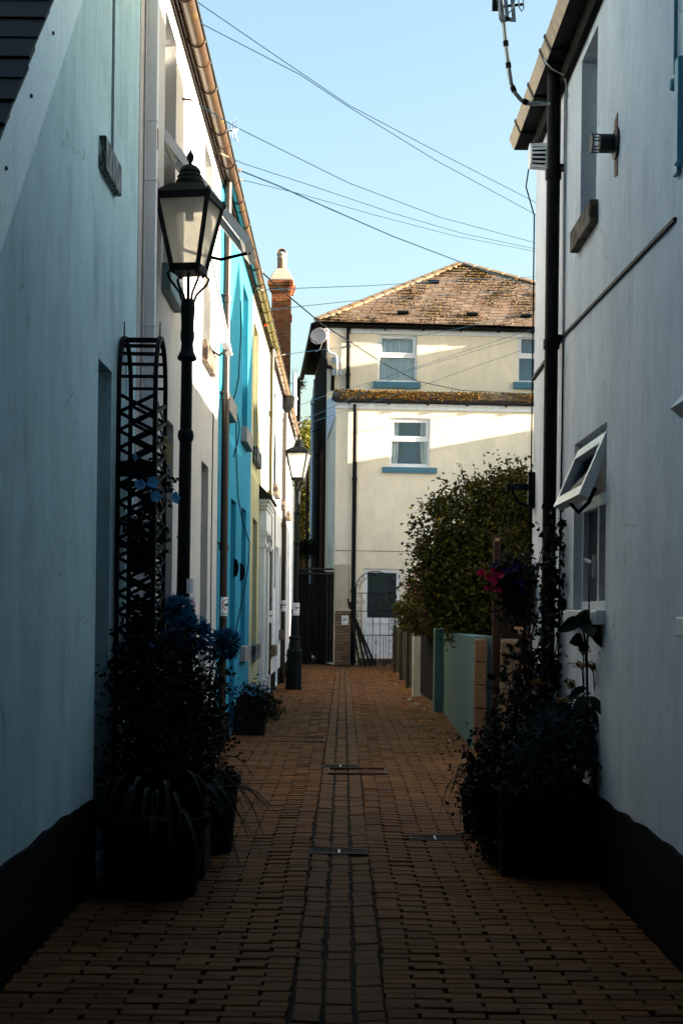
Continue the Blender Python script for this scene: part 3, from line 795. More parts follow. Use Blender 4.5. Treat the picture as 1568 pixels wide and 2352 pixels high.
def wall_wire(house, pts, r=.006, mat='wire_dark', name='wall_cable'):
    m_ = MB(); q = []
    for x_, y_ in pts:
        D_, z_ = lf(x_, y_); q.append((XL + .012, D_, z_))
    m_.tube(q, r, 5); return m_.build(name, mat, house, True)
wall_wire(h3, [(550, 690), (551, 760), (549, 800), (545, 870), (538, 905), (530, 925)])
wall_wire(h3, [(530, 920), (538, 935), (544, 960), (548, 985), (544, 1010), (534, 1050)])
wall_wire(h3, [(540, 960), (540, 1050), (544, 1140), (555, 1200), (571, 1245), (569, 1290), (560, 1350), (545, 1420), (530, 1490)])

# ---- house 4: yellow roughcast with a porch hood
y0, y1 = 17.72, 21.7
w1 = (lf(582.5, 900)[0], lf(593, 900)[0], lf(583, 1029)[1], 5.0); w2 = (lf(579.5, 1300)[0], lf(590, 1300)[0], lf(580, 1482)[1], lf(580, 1187)[1])
d1 = (19.85, 20.65, .1, 2.5)
h4 = terrace('yellow_house', 'pale yellow roughcast house with white classical door hood', y0, y1, 'h4', [w1, w2], [d1], 'olive_gutter')
half_round_gutter(h4, 17.87, 21.9, 'olive_gutter', [18.3, 18.95, 19.6, 20.3, 21.0, 21.6], bmat='olive_gutter')
for w in (w1, w2): sash_window(h4, PL, *w, d=.13, sill='sill_dark', sill_h=.19, sill_out=.06, sill_ext=.06)
m_ = MB(); PL.slab(m_, *d1, .13, .17); m_.build('door', 'dark_door', h4)
hood = MB()
hood.bb(XL, XL + .10, 19.6, 20.95, 2.42, 2.72); hood.bb(XL, XL + .115, 19.56, 20.99, 2.72, 2.765); hood.bb(XL, XL + .13, 19.53, 21.02, 2.765, 2.81); hood.bb(XL, XL + .15, 19.5, 21.05, 2.81, 2.86)
hd = hood.build('door_hood', 'white_wood', h4, bevel=.008)
m_ = MB(); m_.hexa([(XL, 19.47, 2.862), (XL + .18, 19.47, 2.862), (XL + .18, 21.08, 2.862), (XL, 21.08, 2.862), (XL, 19.47, 3.06), (XL + .18, 19.47, 2.885), (XL + .18, 21.08, 2.885), (XL, 21.08, 3.06)])
m_.build('hood_slates', 'slate', hd)
for yy in (19.62, 20.78):
    m_ = MB(); m_.bb(XL, XL + .075, yy, yy + .15, .38, 2.2)
    for k in range(4): m_.bb(XL + .075, XL + .083, yy + .012 + k * .036, yy + .03 + k * .036, .45, 2.15)
    m_.bb(XL, XL + .11, yy - .02, yy + .17, 2.2, 2.26); m_.bb(XL, XL + .09, yy - .005, yy + .155, 2.26, 2.36); m_.bb(XL, XL + .12, yy - .02, yy + .17, 2.36, 2.42)
    m_.bb(XL, XL + .11, yy - .02, yy + .17, .12, .38)
    m_.build('pilaster', 'white_wood', h4, bevel=.006)
al = MB(); D_, z_ = lf(603, 740); al.lathe([(.05, 0), (.06, .03), (.05, .08), (.02, .1)], (XL, D_, z_), 10, rot=Matrix.Rotation(R(90), 3, 'Y'))
al.build('alarm_lamp', 'red_box', h4, True)
downpipe(h4, -1.12, 20.95 + .6, 0, 5.31, 'olive_pipe', .034, (1.5, 3.1, 4.3))
# ---- house 5: long white house with black plinth
y0, y1 = 21.7, 33.0
ops = []
for xs, (za, zb) in (((626, 632.5), (lf(627, 1112)[1], 4.95)), ((645, 650.5), (lf(646, 1149)[1], 4.95)), ((656.5, 660), (3.35, 4.9)), ((624.5, 629), (lf(640, 1475)[1], 2.35)), ((643.2, 646), (.98, 2.35))):
    ops.append((lf(xs[0], 1200)[0], lf(xs[1], 1200)[0], za, zb))
d1 = (lf(633, 1300)[0], lf(640, 1300)[0], .05, 2.45)
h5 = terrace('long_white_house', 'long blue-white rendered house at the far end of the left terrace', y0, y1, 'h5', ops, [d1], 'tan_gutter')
half_round_gutter(h5, 21.92, 33.2, 'tan_gutter', [22.3, 23.1, 23.9, 24.7, 25.6, 26.5, 27.5, 28.4, 29.3, 30.2, 31.2, 32.2], bmat='tan_gutter')
for w in ops: sash_window(h5, PL, *w, d=.13, sill='sill_stone', sill_h=.17, sill_out=.08, sill_ext=.08)
m_ = MB(); PL.slab(m_, *d1, .13, .17); m_.build('door', 'white_wood', h5)
downpipe(h5, -1.11, 26.3, 0, 5.0, 'brown_pipe', .045, (1.4, 2.9))
m_ = MB(); m_.lathe([(.05, 0), (.13, .14), (.14, .30), (.10, .31)], (-1.08, 26.3, 5.0), 8); m_.build('rain_hopper', 'black_paint', h5)
wall_wire(h5, [(629, 1000), (630, 1190), (629, 1350)], .008)

# ================================================================== street lamps
def make_lamp():
    t = thing('street_lamp', 'black heritage street lamp with tapered lantern, beside the nearer open white window', 'street lamp', 'heritage street lamps along the left wall')
    b = MB(); b.lathe([(.145, 0), (.145, .05), (.135, .06), (.13, .56), (.14, .58), (.14, .62)], seg=8, phase=R(22.5)); b.build('plinth', 'iron', t, bevel=.006)
    b = MB(); b.lathe([(.125, .62), (.135, .65), (.125, .69), (.105, .71), (.098, .80), (.085, .86), (.10, .88), (.10, .91), (.075, .94), (.062, 1.25), (.055, 1.32), (.068, 1.35), (.068, 1.38), (.045, 1.41), (.042, 2.52), (.05, 2.53), (.056, 2.56), (.05, 2.59), (.04, 2.60), (.038, 3.05), (.062, 3.06), (.067, 3.075), (.045, 3.12), (.04, 3.17), (.048, 3.20), (.048, 3.24), (.044, 3.26), (.044, 3.32), (.05, 3.40), (.044, 3.46)], seg=18)
    smooth_by_angle(b.build('post', 'iron', t), 35)
    zb, zt, hb, ht = 3.655, 4.105, .090, .176
    b = MB()
    for sx in (-1, 1):
        for sy in (-1, 1):
            q = [Vector((sx * .032, sy * .032, 3.45)), Vector((sx * .045, sy * .045, 3.50)), Vector((sx * .098, sy * .098, 3.575)), Vector((sx * .112, sy * .112, 3.615)), Vector((sx * .09, sy * .09, 3.64)), Vector((sx * .075, sy * .075, 3.62))]
            b.tube(q, .009, 7)
    b.tube([(0, 0, 3.44), (0, 0, zb)], .012, 8)
    b.build('cradle', 'iron', t, True)
    b = MB(); 
    b.bb(-hb - .014, hb + .014, -hb - .014, hb + .014, zb - .022, zb + .008); b.build('base_plate', 'iron', t, bevel=.004)
    b = MB()
    for sx in (-1, 1):
        for sy in (-1, 1): b.bar((sx * hb, sy * hb, zb), (sx * ht, sy * ht, zt), .024, .024, (sx, sy, 0))
    for z, h in ((zb + .012, hb + .004), (zt, ht)):
        for s_ in (-1, 1):
            b.bar((-h, s_ * h, z), (h, s_ * h, z), .022, .03); b.bar((s_ * h, -h, z), (s_ * h, h, z), .022, .03)
    fr = b.build('lantern_frame', 'iron', t)
    for k in range(4):
        p = MB(); r3 = Matrix.Rotation(R(90 * k), 3, 'Z')
        e = .006
        p.add([r3 @ Vector(q) for q in ((-hb, hb - e, zb + .01), (hb, hb - e, zb + .01), (ht, ht - e, zt - .01), (-ht, ht - e, zt - .01), (-hb, hb - e - .003, zb + .01), (hb, hb - e - .003, zb + .01), (ht, ht - e - .003, zt - .01), (-ht, ht - e - .003, zt - .01))],
              [(0, 1, 2, 3), (7, 6, 5, 4), (0, 4, 5, 1), (2, 6, 7, 3), (1, 5, 6, 2), (0, 3, 7, 4)])
        p.build('glass_pane', 'frost', fr)
    b = MB()   # hipped hood, then round chimney with rings
    s2 = math.sqrt(2)
    b.lathe([(ht * s2 + .02, zt + .012), (ht * s2 + .02, zt + .03), (.122 * s2 * .92, zt + .10)], seg=4, phase=R(45))
    b.lathe([(.142, zt + .078), (.103, zt + .102), (.103, zt + .115), (.094, zt + .122), (.098, zt + .132), (.088, zt + .145), (.084, zt + .158), (.089, zt + .165), (.08, zt + .177), (.062, zt + .195)], seg=20)
    b.lathe([(.068, zt + .192), (.074, zt + .198), (.066, zt + .218), (.044, zt + .238), (.018, zt + .247)], seg=20)
    smooth_by_angle(b.build('hood', 'iron', t), 35)
    b = MB(); b.lathe([(.016, zt + .24), (.011, zt + .262), (.021, zt + .276), (.027, zt + .294), (.023, zt + .314), (.009, zt + .334), (.003, zt + .352)], seg=12)
    b.build('finial', 'iron', t, True)
    for sx in (-1, 1):
        for sy in (-1, 1):
            b = MB(); b.lathe([(.016, -.02), (.02, .0), (.010, .02), (.002, .035)], (sx * (ht + .008), sy * (ht + .008), zt + .02), 6); b.build('corner_finial', 'iron', fr)
    b = MB(); b.lathe([(.03, 0), (.03, .09), (.05, .1), (.05, .12)], (0, 0, zt - .12), 10); b.build('lamp_holder', 'dark_pipe', fr)
    return t
lamp = make_lamp()
def copy_tree(o, parent=None):
    c = o.copy(); COL.objects.link(c)
    if parent is not None: c.parent = parent
    for ch in [x for x in list(S.objects) if x.parent == o]: copy_tree(ch, c)
    return c
lamp2 = copy_tree(lamp)
LX, LY = -.995, 8.78
lamp.location = (LX, LY, 0); lamp.rotation_euler = (0, .005, R(-11)); lamp.scale = (.907, .907, .932)
lamp2.location = (-.825, 24.1, 0); lamp2.rotation_euler = (0, .010, R(-9)); lamp2.scale = (1.0, 1.0, .975)
lamp2['label'] = 'black heritage street lamp with square tapered lantern, the far one before the long white house'

# ================================================================== RIGHT HOUSE
hr = thing('lilac_white_house', 'lilac-white streaky rendered house with black plinth, all along the right', 'house')
def rf_(x, y): return onx(x, y, 1.27)
YE = 9.62
wl = (6.92, 7.88, 1.33, 2.25); wn = (4.0, 5.2, 1.30, 2.25); wu = (7.3, 7.79, 3.42, 4.34)
mb = MB(); wall(mb, PR, 3.16, YE, 0, 4.55, [wl, wn, wu], .13); shell(mb, 1.27, 8, 3.16, YE, 4.5, ('-x',))
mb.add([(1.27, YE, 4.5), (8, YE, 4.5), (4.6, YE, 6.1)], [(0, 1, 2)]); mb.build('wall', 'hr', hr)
plinth(hr, PR, [(3.17, YE)], .42)
# raised bead along the wall, black to imitate its shadow line
m_ = MB(); m_.bar((1.264, 5.5, 2.84), (1.264, 8.33, 2.935), .016, .016); m_.bar((1.262, 8.35, 2.93), (1.262, YE, 2.90), .02, .02)
m_.build('string_course', 'iron', hr)
# lower window: fixed frame, fanlight swung out, side casement
def right_window(w, spread, drop=.36, short=.05):
    a, b, c, e = w; tr = 1.90
    m_ = MB(); d = .045; fr = .05
    PR.slab(m_, a, a + fr, c, e, d, d + .06); PR.slab(m_, b - fr, b, c, e, d, d + .06); PR.slab(m_, a + fr, b - fr, c, c + fr, d, d + .06); PR.slab(m_, a + fr, b - fr, e - fr, e, d, d + .06)
    PR.slab(m_, a + fr, b - fr, tr - .03, tr + .03, d - .005, d + .06); mid = a + (b - a) * .47; PR.slab(m_, mid - .02, mid + .02, c + fr, tr - .03, d, d + .06)
    wd = m_.build('window', 'white_plastic', hr)
    m_ = MB(); PR.slab(m_, a + fr, mid - .02, c + fr, tr - .03, d + .03, d + .036); m_.build('pane', 'pane_dark', wd)
    m_ = MB(); PR.slab(m_, mid + .02, b - fr, c + fr, tr - .03, d + .03, d + .036); m_.build('pane', 'pane_dark', wd)
    m_ = MB(); PR.slab(m_, a - .03, b + .03, c - .07, c + .002, -.05, d); m_.build('sill', 'white_plastic', wd, bevel=.006)
    m_ = MB(); PR.slab(m_, mid + .03, mid + .055, 1.5, 1.62, d - .02, d); m_.bar(PR.p(mid + .04, 1.58, d - .02), PR.p(mid + .13, 1.60, d - .045), .02, .018); m_.build('handle', 'steel', wd, bevel=.004)
    x = 1.27 + .03
    open_sash(hr, ((x, a + .05, e - .05), (x, b - short, e - .05)), ((x - spread, a + .05, e - drop), (x - spread, b - short, e - drop)), 'white_plastic', .055, .05)
right_window(wl, .13); right_window(wn, .17, .25, .32)
sash_window(hr, PR, *wu, d=.1, sill='sill_stone', sill_h=.115, sill_out=.045, sill_ext=.07)
# square-line gutter, deep eaves
gx0, gx1, gz = 1.10, 1.23, 4.50
m_ = MB(); m_.sweep_y([(gx0, gz + .075), (gx0 + .035, gz), (gx1, gz), (gx1, gz + .075), (gx1 - .006, gz + .075), (gx1 - .006, gz + .006), (gx0 + .038, gz + .006), (gx0 + .006, gz + .075)], 3.2, 9.78)
gt = m_.build('gutter', 'dark_pipe', hr)
m_ = MB()
m_.add([(gx0 - .001, 3.2, gz + .072), (gx0 - .001, 9.779, gz + .072), (gx0 + .034, 9.779, gz - .001), (gx0 + .034, 3.2, gz - .001)], [(0, 1, 2, 3)])
m_.build('gutter_lit_face', 'gutter_bounce', gt)  # tan sheet paints warm reflected light on the black gutter's alley face
for yb in (6.2, 7.25, 8.02, 8.22, 8.75, 9.4):
    b_ = MB(); b_.hexa([(gx0 - .008, yb, gz + .08), (gx0 + .033, yb, gz - .01), (gx0 + .033, yb + .04, gz - .01), (gx0 - .008, yb + .04, gz + .08), (gx0 + .006, yb, gz + .08), (gx0 + .05, yb, gz - .008), (gx0 + .05, yb + .04, gz - .008), (gx0 + .006, yb + .04, gz + .08)])
    b_.bb(gx0 + .034, gx1 + .02, yb, yb + .04, gz - .012, gz - .002); b_.build('bracket', 'dark_pipe', gt)
m_ = MB(); m_.bb(1.232, 1.266, 3.2, 9.7, 4.40, 4.575); m_.build('fascia', 'black_paint', hr)
m_ = MB(); m_.hexa([(1.13, 3.2, 4.60), (4.6, 3.2, 6.15), (4.6, 9.76, 6.15), (1.13, 9.76, 4.60), (1.13, 3.2, 4.63), (4.6, 3.2, 6.19), (4.6, 9.76, 6.19), (1.13, 9.76, 4.63)])
m_.hexa([(4.6, 3.2, 6.15), (8.1, 3.2, 4.60), (8.1, 9.76, 4.60), (4.6, 9.76, 6.15), (4.6, 3.2, 6.19), (8.1, 3.2, 4.63), (8.1, 9.76, 4.63), (4.6, 9.76, 6.19)])
m_.build('roof', 'slate', hr)
# black downpipe with its cables
DP = (1.205, 8.38)
dp = downpipe(hr, DP[0], DP[1], 0, 4.5, 'dark_pipe', .040, (1.45, 2.9, 3.9))
for off, r_ in ((.062, .005), (.075, .004), (.088, .0045)):
    q = [(1.262, DP[1] - off - .02 * math.sin(z * 2 + off * 40), z) for z in np.linspace(2.9 if off > .07 else .2, 4.42, 12)]
    m_ = MB(); m_.tube(q, r_, 5); m_.build('wall_cable', 'wire_dark' if off < .08 else 'steel', hr, True)
m_ = MB(); m_.tube([(1.11, 8.25, 4.58), (1.13, 8.2, 4.49), (1.17, 8.2, 4.45), (1.235, 8.2, 4.42), (1.262, 8.22, 4.3)], .005, 5); m_.build('gutter_cable', 'steel', hr, True)
m_ = MB(); m_.tube([(1.255, YE - .02, 0.2), (1.255, YE - .02, 4.0), (1.20, YE - .0, 4.2), (1.22, YE, 4.35)], .005, 5); m_.build('corner_cable', 'wire_dark', hr, True)
# boiler flue with guard
D_, z_ = rf_(1416, 330)
rt = Matrix.Rotation(R(-90), 3, 'Y')
m_ = MB(); m_.lathe([(.075, 0), (.075, .012), (.05, .018)], (1.27, D_, z_), 16, rot=rt); m_.lathe([(.044, .01), (.044, .085), (.038, .085)], (1.27, D_, z_), 16, rot=rt)
fl = m_.build('boiler_flue', 'flue', hr)
m_ = MB()
for k in range(6):
    a = k * math.pi / 3; m_.bar((1.19, D_ + .042 * math.cos(a), z_ + .042 * math.sin(a)), (1.15, D_ + .042 * math.cos(a), z_ + .042 * math.sin(a)), .005, .005)
m_.lathe([(.046, .118), (.046, .124), (.036, .124)], (1.27, D_, z_), 16, rot=rt); m_.build('flue_guard', 'flue', fl)
m_ = MB(); m_.hexa([(1.268, D_ - .03, z_ - .16), (1.268, D_ + .03, z_ - .15), (1.268, D_ + .05, z_ + .12), (1.268, D_ - .02, z_ + .14), (1.264, D_ - .03, z_ - .16), (1.264, D_ + .03, z_ - .15), (1.264, D_ + .05, z_ + .12), (1.264, D_ - .02, z_ + .14)])
m_.build('rust_patch', 'rust', fl)
# white slotted vent cowl near the corner
cx, cy, cz = 1.24, 8.95, 4.19
m_ = MB(); m_.lathe([(.085, 0), (.082, .04)], (cx + .03, cy, cz), 20, rot=rt); m_.lathe([(.078, .125), (.08, .135), (.06, .14)], (cx + .03, cy, cz), 20, rot=rt)
vc = m_.build('vent_cowl', 'white_plastic', hr)
m_ = MB(); m_.lathe([(.06, .03), (.056, .13)], (cx + .03, cy, cz), 16, rot=rt); m_.build('vent_core', 'black_paint', vc)
b0 = None
for k in range(18):
    a = k * math.pi / 9
    m_ = MB(); m_.bar((cx - .005, cy + .081 * math.cos(a), cz + .081 * math.sin(a)), (cx - .1, cy + .074 * math.cos(a), cz + .074 * math.sin(a)), .011, .006, (0, math.cos(a), math.sin(a))); m_.build('slat', 'white_plastic', vc)
# blue cable box at the right edge
pts = [rf_(1548, y_) for y_ in (0, 80, 160, 250, 330)]
m_ = MB(); m_.tube([(1.258, 5.55, 5.0), (1.258, 5.52, 4.2), (1.258, 5.5, 3.4)], .008, 6); cd = m_.build('conduit', 'blue_cable', hr, True)
m_ = MB(); m_.bb(1.235, 1.268, 5.36, 5.42, 3.02, 3.42); m_.lathe([(.03, 0), (.02, .03)], (1.266, 5.5, 3.36), 10, rot=rt); m_.bb(1.25, 1.268, 5.43, 5.50, 3.0, 3.3); m_.build('cable_bracket', 'blue_cable', cd, bevel=.004)
# hanging basket bracket on the corner
m_ = MB(); m_.bb(1.225, 1.27, 9.50, 9.56, 2.02, 2.26); m_.bb(1.08, 1.225, 9.51, 9.55, 2.14, 2.18); m_.tube([(1.24, 9.53, 2.03), (1.16, 9.53, 2.06), (1.12, 9.53, 2.14)], .010, 6)
m_.build('basket_bracket', 'iron', hr)

# ---- TV aerial fixed to the eaves
ae = thing('television_aerial', 'grey pole-mounted television aerial cranked out from the right eaves', 'aerial')
DA = 8.25
path = [pt(x, y, DA) for x, y in ((1262, 238), (1240, 237), (1215, 238), (1196, 230), (1182, 214), (1173, 192), (1168, 160), (1162, 110), (1156, 55), (1150, 0), (1146, -40), (1140, -90))]
m_ = MB(); m_.tube(path, .0125, 10); m_.build('mast', 'alu', ae, True)
m_ = MB()
for i in (2, 4, 6, 7, 8):
    a, b = path[i], path[i + 1]; t_ = (b - a).normalized(); m_.tube([a + t_ * .01, a + t_ * .04], .0165, 10)
m_.build('tape_band', 'dark_pipe', ae)
pA = [pt(x, y, DA - .03) for x, y in ((1137, -30), (1178, -30), (1184, 50), (1146, 47))]
m_ = MB(); quad_frame(m_, pA[0], pA[1], pA[2], pA[3], .022, .01); m_.bar((pA[0] + pA[1]) / 2, (pA[2] + pA[3]) / 2, .02, .01, (0, 1, 0)); m_.build('reflector', 'alu', ae)
m_ = MB(); m_.tube([pt(1131, 17, DA), pt(1200, 10, DA)], .008, 6); m_.box(pt(1140, 10, DA), (.05, .05, .06)); m_.build('clamp', 'iron', ae)
for s_ in (0, 1):
    a = [pt(x + s_ * 40, y - s_ * 30, DA - .05) for x, y in ((1188, -20), (1192, 18), (1197, 26), (1202, 20), (1200, -20))]
    m_ = MB(); m_.tube(a, .004, 5); m_.build('element', 'alu', ae, True)
m_ = MB(); m_.tube([pt(1146, -10, DA - .06), pt(1146, 30, DA - .06), pt(1155, 40, DA - .06), pt(1176, 22, DA - .06), pt(1184, -10, DA - .06)], .0045, 5); m_.build('coax_lead', 'steel', ae, True)

# ================================================================== END BUILDING
he = thing('cream_end_building', 'cream rendered three-storey building with hipped mossy roof closing the alley', 'building')
uE = Vector((1, .065, 0)).normalized(); nE = Vector((.065, -1, 0)).normalized()
E1 = Plane((-.24, 36.0, 0), uE, nE)            # two-storey front block
E2 = Plane((-.50, 37.5, 0), uE, nE)            # upper floor, set back
def ef(pl, x, y):
    a, b = der(x, y); k = (a - 788) / F
    t = (k * pl.o.y - pl.o.x) / (pl.u.x - k * pl.u.y)
    D = pl.o.y + t * pl.u.y
    return t, CAM_H - (b - 1409) * D / F
def rect(pl, x0, y0, x1, y1):
    a, c = ef(pl, x0, y1); b, e = ef(pl, x1, y0); return (a, b, c, e)
wlow = rect(E1, 893, 961, 988, 1072); dlow = rect(E1, 833, 1307, 920, 1508)
wu1 = rect(E2, 866, 769, 958, 879); wu2 = rect(E2, 1186, 771, 1278, 881)
H1t = 6.62
mb = MB(); wall(mb, E1, 0, 9.0, 0, H1t, [wlow, dlow], .13)
b0, b1 = E1.p(0, 0), Vector((-.46, 37.6, 0))
mb.quad(b0, b1, b1 + Vector((0, 0, H1t)), b0 + Vector((0, 0, H1t)))
c0 = E1.p(9, 0); c1 = E2.p(9.2, 0); mb.quad(c0, c1, c1 + Vector((0, 0, H1t)), c0 + Vector((0, 0, H1t)))
mb.build('wall', 'he', he)
mb = MB(); wall(mb, E2, 0, 9.3, 0, 8.86, [wu1, wu2], .11)
sd = Vector((-.065, 1, 0)).normalized(); s0, s1 = E2.p(0, 0), E2.p(0, 0) + sd * 7.5; q1 = E2.p(9.3, 0) + sd * 7.5
for a, b in ((s1, q1), (E2.p(9.3, 0), q1), (s0, s1)): mb.quad(a, b, b + Vector((0, 0, 8.86)), a + Vector((0, 0, 8.86)))
mb.build('upper_wall', 'he', he)
def e_window(pl, w, curtain, dark):
    a, b, c, e = w; tr = c + (e - c) * .56
    m_ = MB(); fr = .065; d = .05
    pl.slab(m_, a, a + fr, c, e, d, d + .07); pl.slab(m_, b - fr, b, c, e, d, d + .07); pl.slab(m_, a + fr, b - fr, c, c + .09, d, d + .07); pl.slab(m_, a + fr, b - fr, e - fr, e, d, d + .07)
    pl.slab(m_, a + fr, b - fr, tr - .045, tr + .045, d - .006, d + .07)
    for x0, x1, z0, z1 in ((a + fr, b - fr, tr + .045, e - fr),):
        pl.slab(m_, x0, x0 + .045, z0, z1, d - .015, d + .03); pl.slab(m_, x1 - .045, x1, z0, z1, d - .015, d + .03); pl.slab(m_, x0 + .045, x1 - .045, z0, z0 + .045, d - .015, d + .03); pl.slab(m_, x0 + .045, x1 - .045, z1 - .045, z1, d - .015, d + .03)
    wd = m_.build('window', 'white_plastic', he, bevel=.004)
    for z0, z1 in ((c + .088, tr - .044), (tr + .044, e - fr + .002)):
        p = MB(); pl.slab(p, a + fr - .002, b - fr + .002, z0, z1, d + .035, d + .041); p.build('pane', 'pane_clear', wd)
    m_ = MB(); pl.slab(m_, a - .05, b + .05, c - .05, e + .05, .52, .56); m_.build('window_backing', dark, wd)  # flat backing behind the panes; the blue one imitates reflected sky
    for (u0, u1, lean) in curtain:
        m_ = MB(); n_ = 26; vs = []
        for i in range(n_ + 1):
            t = i / n_; u = u0 + (u1 - u0) * t
            dd = .20 + .022 * math.sin(t * (u1 - u0) * 75) + .01 * math.sin(t * 17)
            vs += [pl.p(u + lean * (.3 - .5), c, dd), pl.p(u + lean * .1, (c + e) / 2, dd + .01), pl.p(u, e, dd)]
        m_.add(vs, [(i * 3 + j, i * 3 + 3 + j, i * 3 + 4 + j, i * 3 + 1 + j) for i in range(n_) for j in (0, 1)]); m_.build('curtain', 'curtain', wd, True)
    return wd
w_ = e_window(E1, wlow, [(wlow[0] + .05, wlow[0] + .25, .12), (wlow[1] - .22, wlow[1] - .05, -.12)], 'sky_backing')
w1_ = e_window(E2, wu1, [(wu1[0] + .05, wu1[0] + .42, .14), (wu1[0] + .40, wu1[1] - .05, .05)], 'room')
w2_ = e_window(E2, wu2, [(wu2[1] - .25, wu2[1] - .05, -.1)], 'sky_backing')
for pl, wd, (x0, y0, x1, y1), d in ((E1, w_, (877, 1075, 1002, 1086), .05), (E2, w1_, (857, 879, 965, 891), .05), (E2, w2_, (1178, 880, 1290, 893), .05)):
    a, b, c, e = rect(pl, x0, y0, x1, y1); m_ = MB(); pl.slab(m_, a, b, c, e, -.07, d + .02); m_.build('sill', 'sill_blue', wd, bevel=.006)
# door
a, b, c, e = dlow; fr = .10; d = .05
m_ = MB(); E1.slab(m_, a, a + fr, c, e, d, d + .07); E1.slab(m_, b - fr, b, c, e, d, d + .07); E1.slab(m_, a + fr, b - fr, e - fr, e, d, d + .07); E1.slab(m_, a + fr, b - fr, c, c + .1, d, d + .07)
zg = ef(E1, 870, 1419)[1]; E1.slab(m_, a + fr, b - fr, zg - .15, zg, d + .006, d + .07)
dr = m_.build('door', 'white_plastic', he, bevel=.005)
m_ = MB(); E1.slab(m_, a + fr - .002, b - fr + .002, zg - .002, e - fr + .002, d + .03, d + .04); m_.build('pane', 'door_glass', dr)
m_ = MB(); E1.slab(m_, a + fr - .002, b - fr + .002, c + .098, zg - .148, d + .03, d + .05); m_.build('door_panel', 'white_plastic', dr)
m_ = MB(); E1.slab(m_, b - fr - .0, b - fr + .05, 1.05, 1.22, d - .05, d); m_.build('handle', 'steel', dr)
m_ = MB(); E1.slab(m_, a - .1, b + .2, -.02, .17, -.28, .04); m_.build('door_step', 'sill_stone', he, bevel=.01)
# pilaster over the brick pier, string lines
m_ = MB(); p0, p1 = ef(E1, 769, 1300), ef(E1, 801, 1300); E1.slab(m_, p0[0], p1[0], 1.0, ef(E1, 780, 1296)[1], -.10, .02); m_.build('buttress', 'buff', he, bevel=.015)
m_ = MB(); zz = ef(E1, 850, 1266)[1]; E1.slab(m_, .01, 9, zz, zz + .012, -.012, .01); m_.build('string_course', 'sill_stone', he)
m_ = MB(); E1.slab(m_, .05, .062, zz + .01, zz + .75, -.01, .01); E1.slab(m_, .0, .05, zz + .73, zz + .745, -.01, .01); m_.build('conduit', 'white_plastic', he)
# front block parapet: white fascia, gutter, mossy felt edge
m_ = MB(); E1.slab(m_, -.02, 9.05, 6.49, 6.64, -.03, .05); m_.build('fascia', 'white_wood', he)
m_ = MB(); E1.slab(m_, -.06, 9.1, 6.645, 6.735, -.14, -.032); lg = m_.build('gutter', 'dark_pipe', he, bevel=.02)
for k in range(9):
    m_ = MB(); E1.slab(m_, .3 + k * 1.0, .34 + k * 1.0, 6.60, 6.66, -.15, -.02); m_.build('bracket', 'dark_pipe', lg)
m_ = MB(); E1.slab(m_, -.08, 9.1, 6.74, 6.92, -.10, 1.6); fe = m_.build('flat_roof', 'mortar_dark', he, bevel=.03)
pts = []
for i in range(9000):
    u = rng.uniform(.1, 9); dens = .5 + .5 * math.sin(u * 2.2 - 1.5) * math.sin(u * 1.1)
    if rng.uniform() > dens: continue
    pts.append(E1.p(u, 6.74 + rng.uniform(-.03, .19), -.105 - rng.uniform(0, .03)))
v, f = leaf_mesh(np.array(pts), .022, rng, .9, .2, .6); o = link('gold_moss', mesh_np('gold_moss', v, f), 'moss_gold', fe); o['kind'] = 'stuff'
pts = [E1.p(rng.uniform(-.05, 9), 6.925 + rng.uniform(0, .02), -.09 + rng.uniform(0, .25)) for i in range(2500)]
v, f = leaf_mesh(np.array(pts), .05, rng, .9, .8, .6); o = link('moss', mesh_np('moss', v, f), 'moss', fe); o['kind'] = 'stuff'
# left return of the front block: pale board
m_ = MB(); m_.hexa([(-.26, 36.0, 6.3), (-.50, 37.5, 5.9), (-.47, 37.5, 5.9), (-.23, 36.0, 6.3), (-.26, 36.0, 6.9), (-.50, 37.5, 6.9), (-.47, 37.5, 6.9), (-.23, 36.0, 6.9)]); m_.build('side_fascia', 'white_wood', he)
# upper block: fascia, gutter, downpipes
m_ = MB(); E2.slab(m_, 0, 9.3, 8.70, 8.82, -.03, .05); m_.build('fascia', 'white_wood', he)
m_ = MB(); E2.slab(m_, -.25, 9.5, 8.825, 8.93, -.17, -.032); ug = m_.build('gutter', 'dark_pipe', he, bevel=.02)
for k in range(9):
    m_ = MB(); E2.slab(m_, .5 + k * 1.0, .54 + k * 1.0, 8.79, 8.84, -.18, -.02); m_.build('bracket', 'dark_pipe', ug)
def e_pipe(pl, x, ya, yb, z1=None, r=.055):
    t, za = ef(pl, x, ya); _, zb = ef(pl, x, yb)
    p = pl.p(t, 0, -r - .02); m_ = MB(); m_.tube([(p.x, p.y, zb if z1 is None else z1), (p.x, p.y, za)], r, 12)
    for k in (.25, .7): m_.lathe([(r + .001, -.04), (r + .012, -.035), (r + .012, .035), (r + .001, .04)], (p.x, p.y, zb + (za - zb) * k), 12)
    return smooth_by_angle(m_.build('downpipe', 'dark_pipe', he))
e_pipe(E2, 800, 752, 898); e_pipe(E1, 815.5, 930, 1500, 0.0)
def e_poly(pl, pts, r, mat, name, par=he, off=.08):
    q = []
    for x, y in pts:
        t, z = ef(pl, x, y); q.append(pl.p(t, z, -off))
    m_ = MB(); m_.tube(q, r, 10); return m_.build(name, mat, par, True)
e_poly(E2, [(747, 790), (747, 830), (748, 840), (752, 844), (759, 844), (763, 849), (764, 856), (763, 898)], .05, 'dark_pipe', 'soil_pipe')
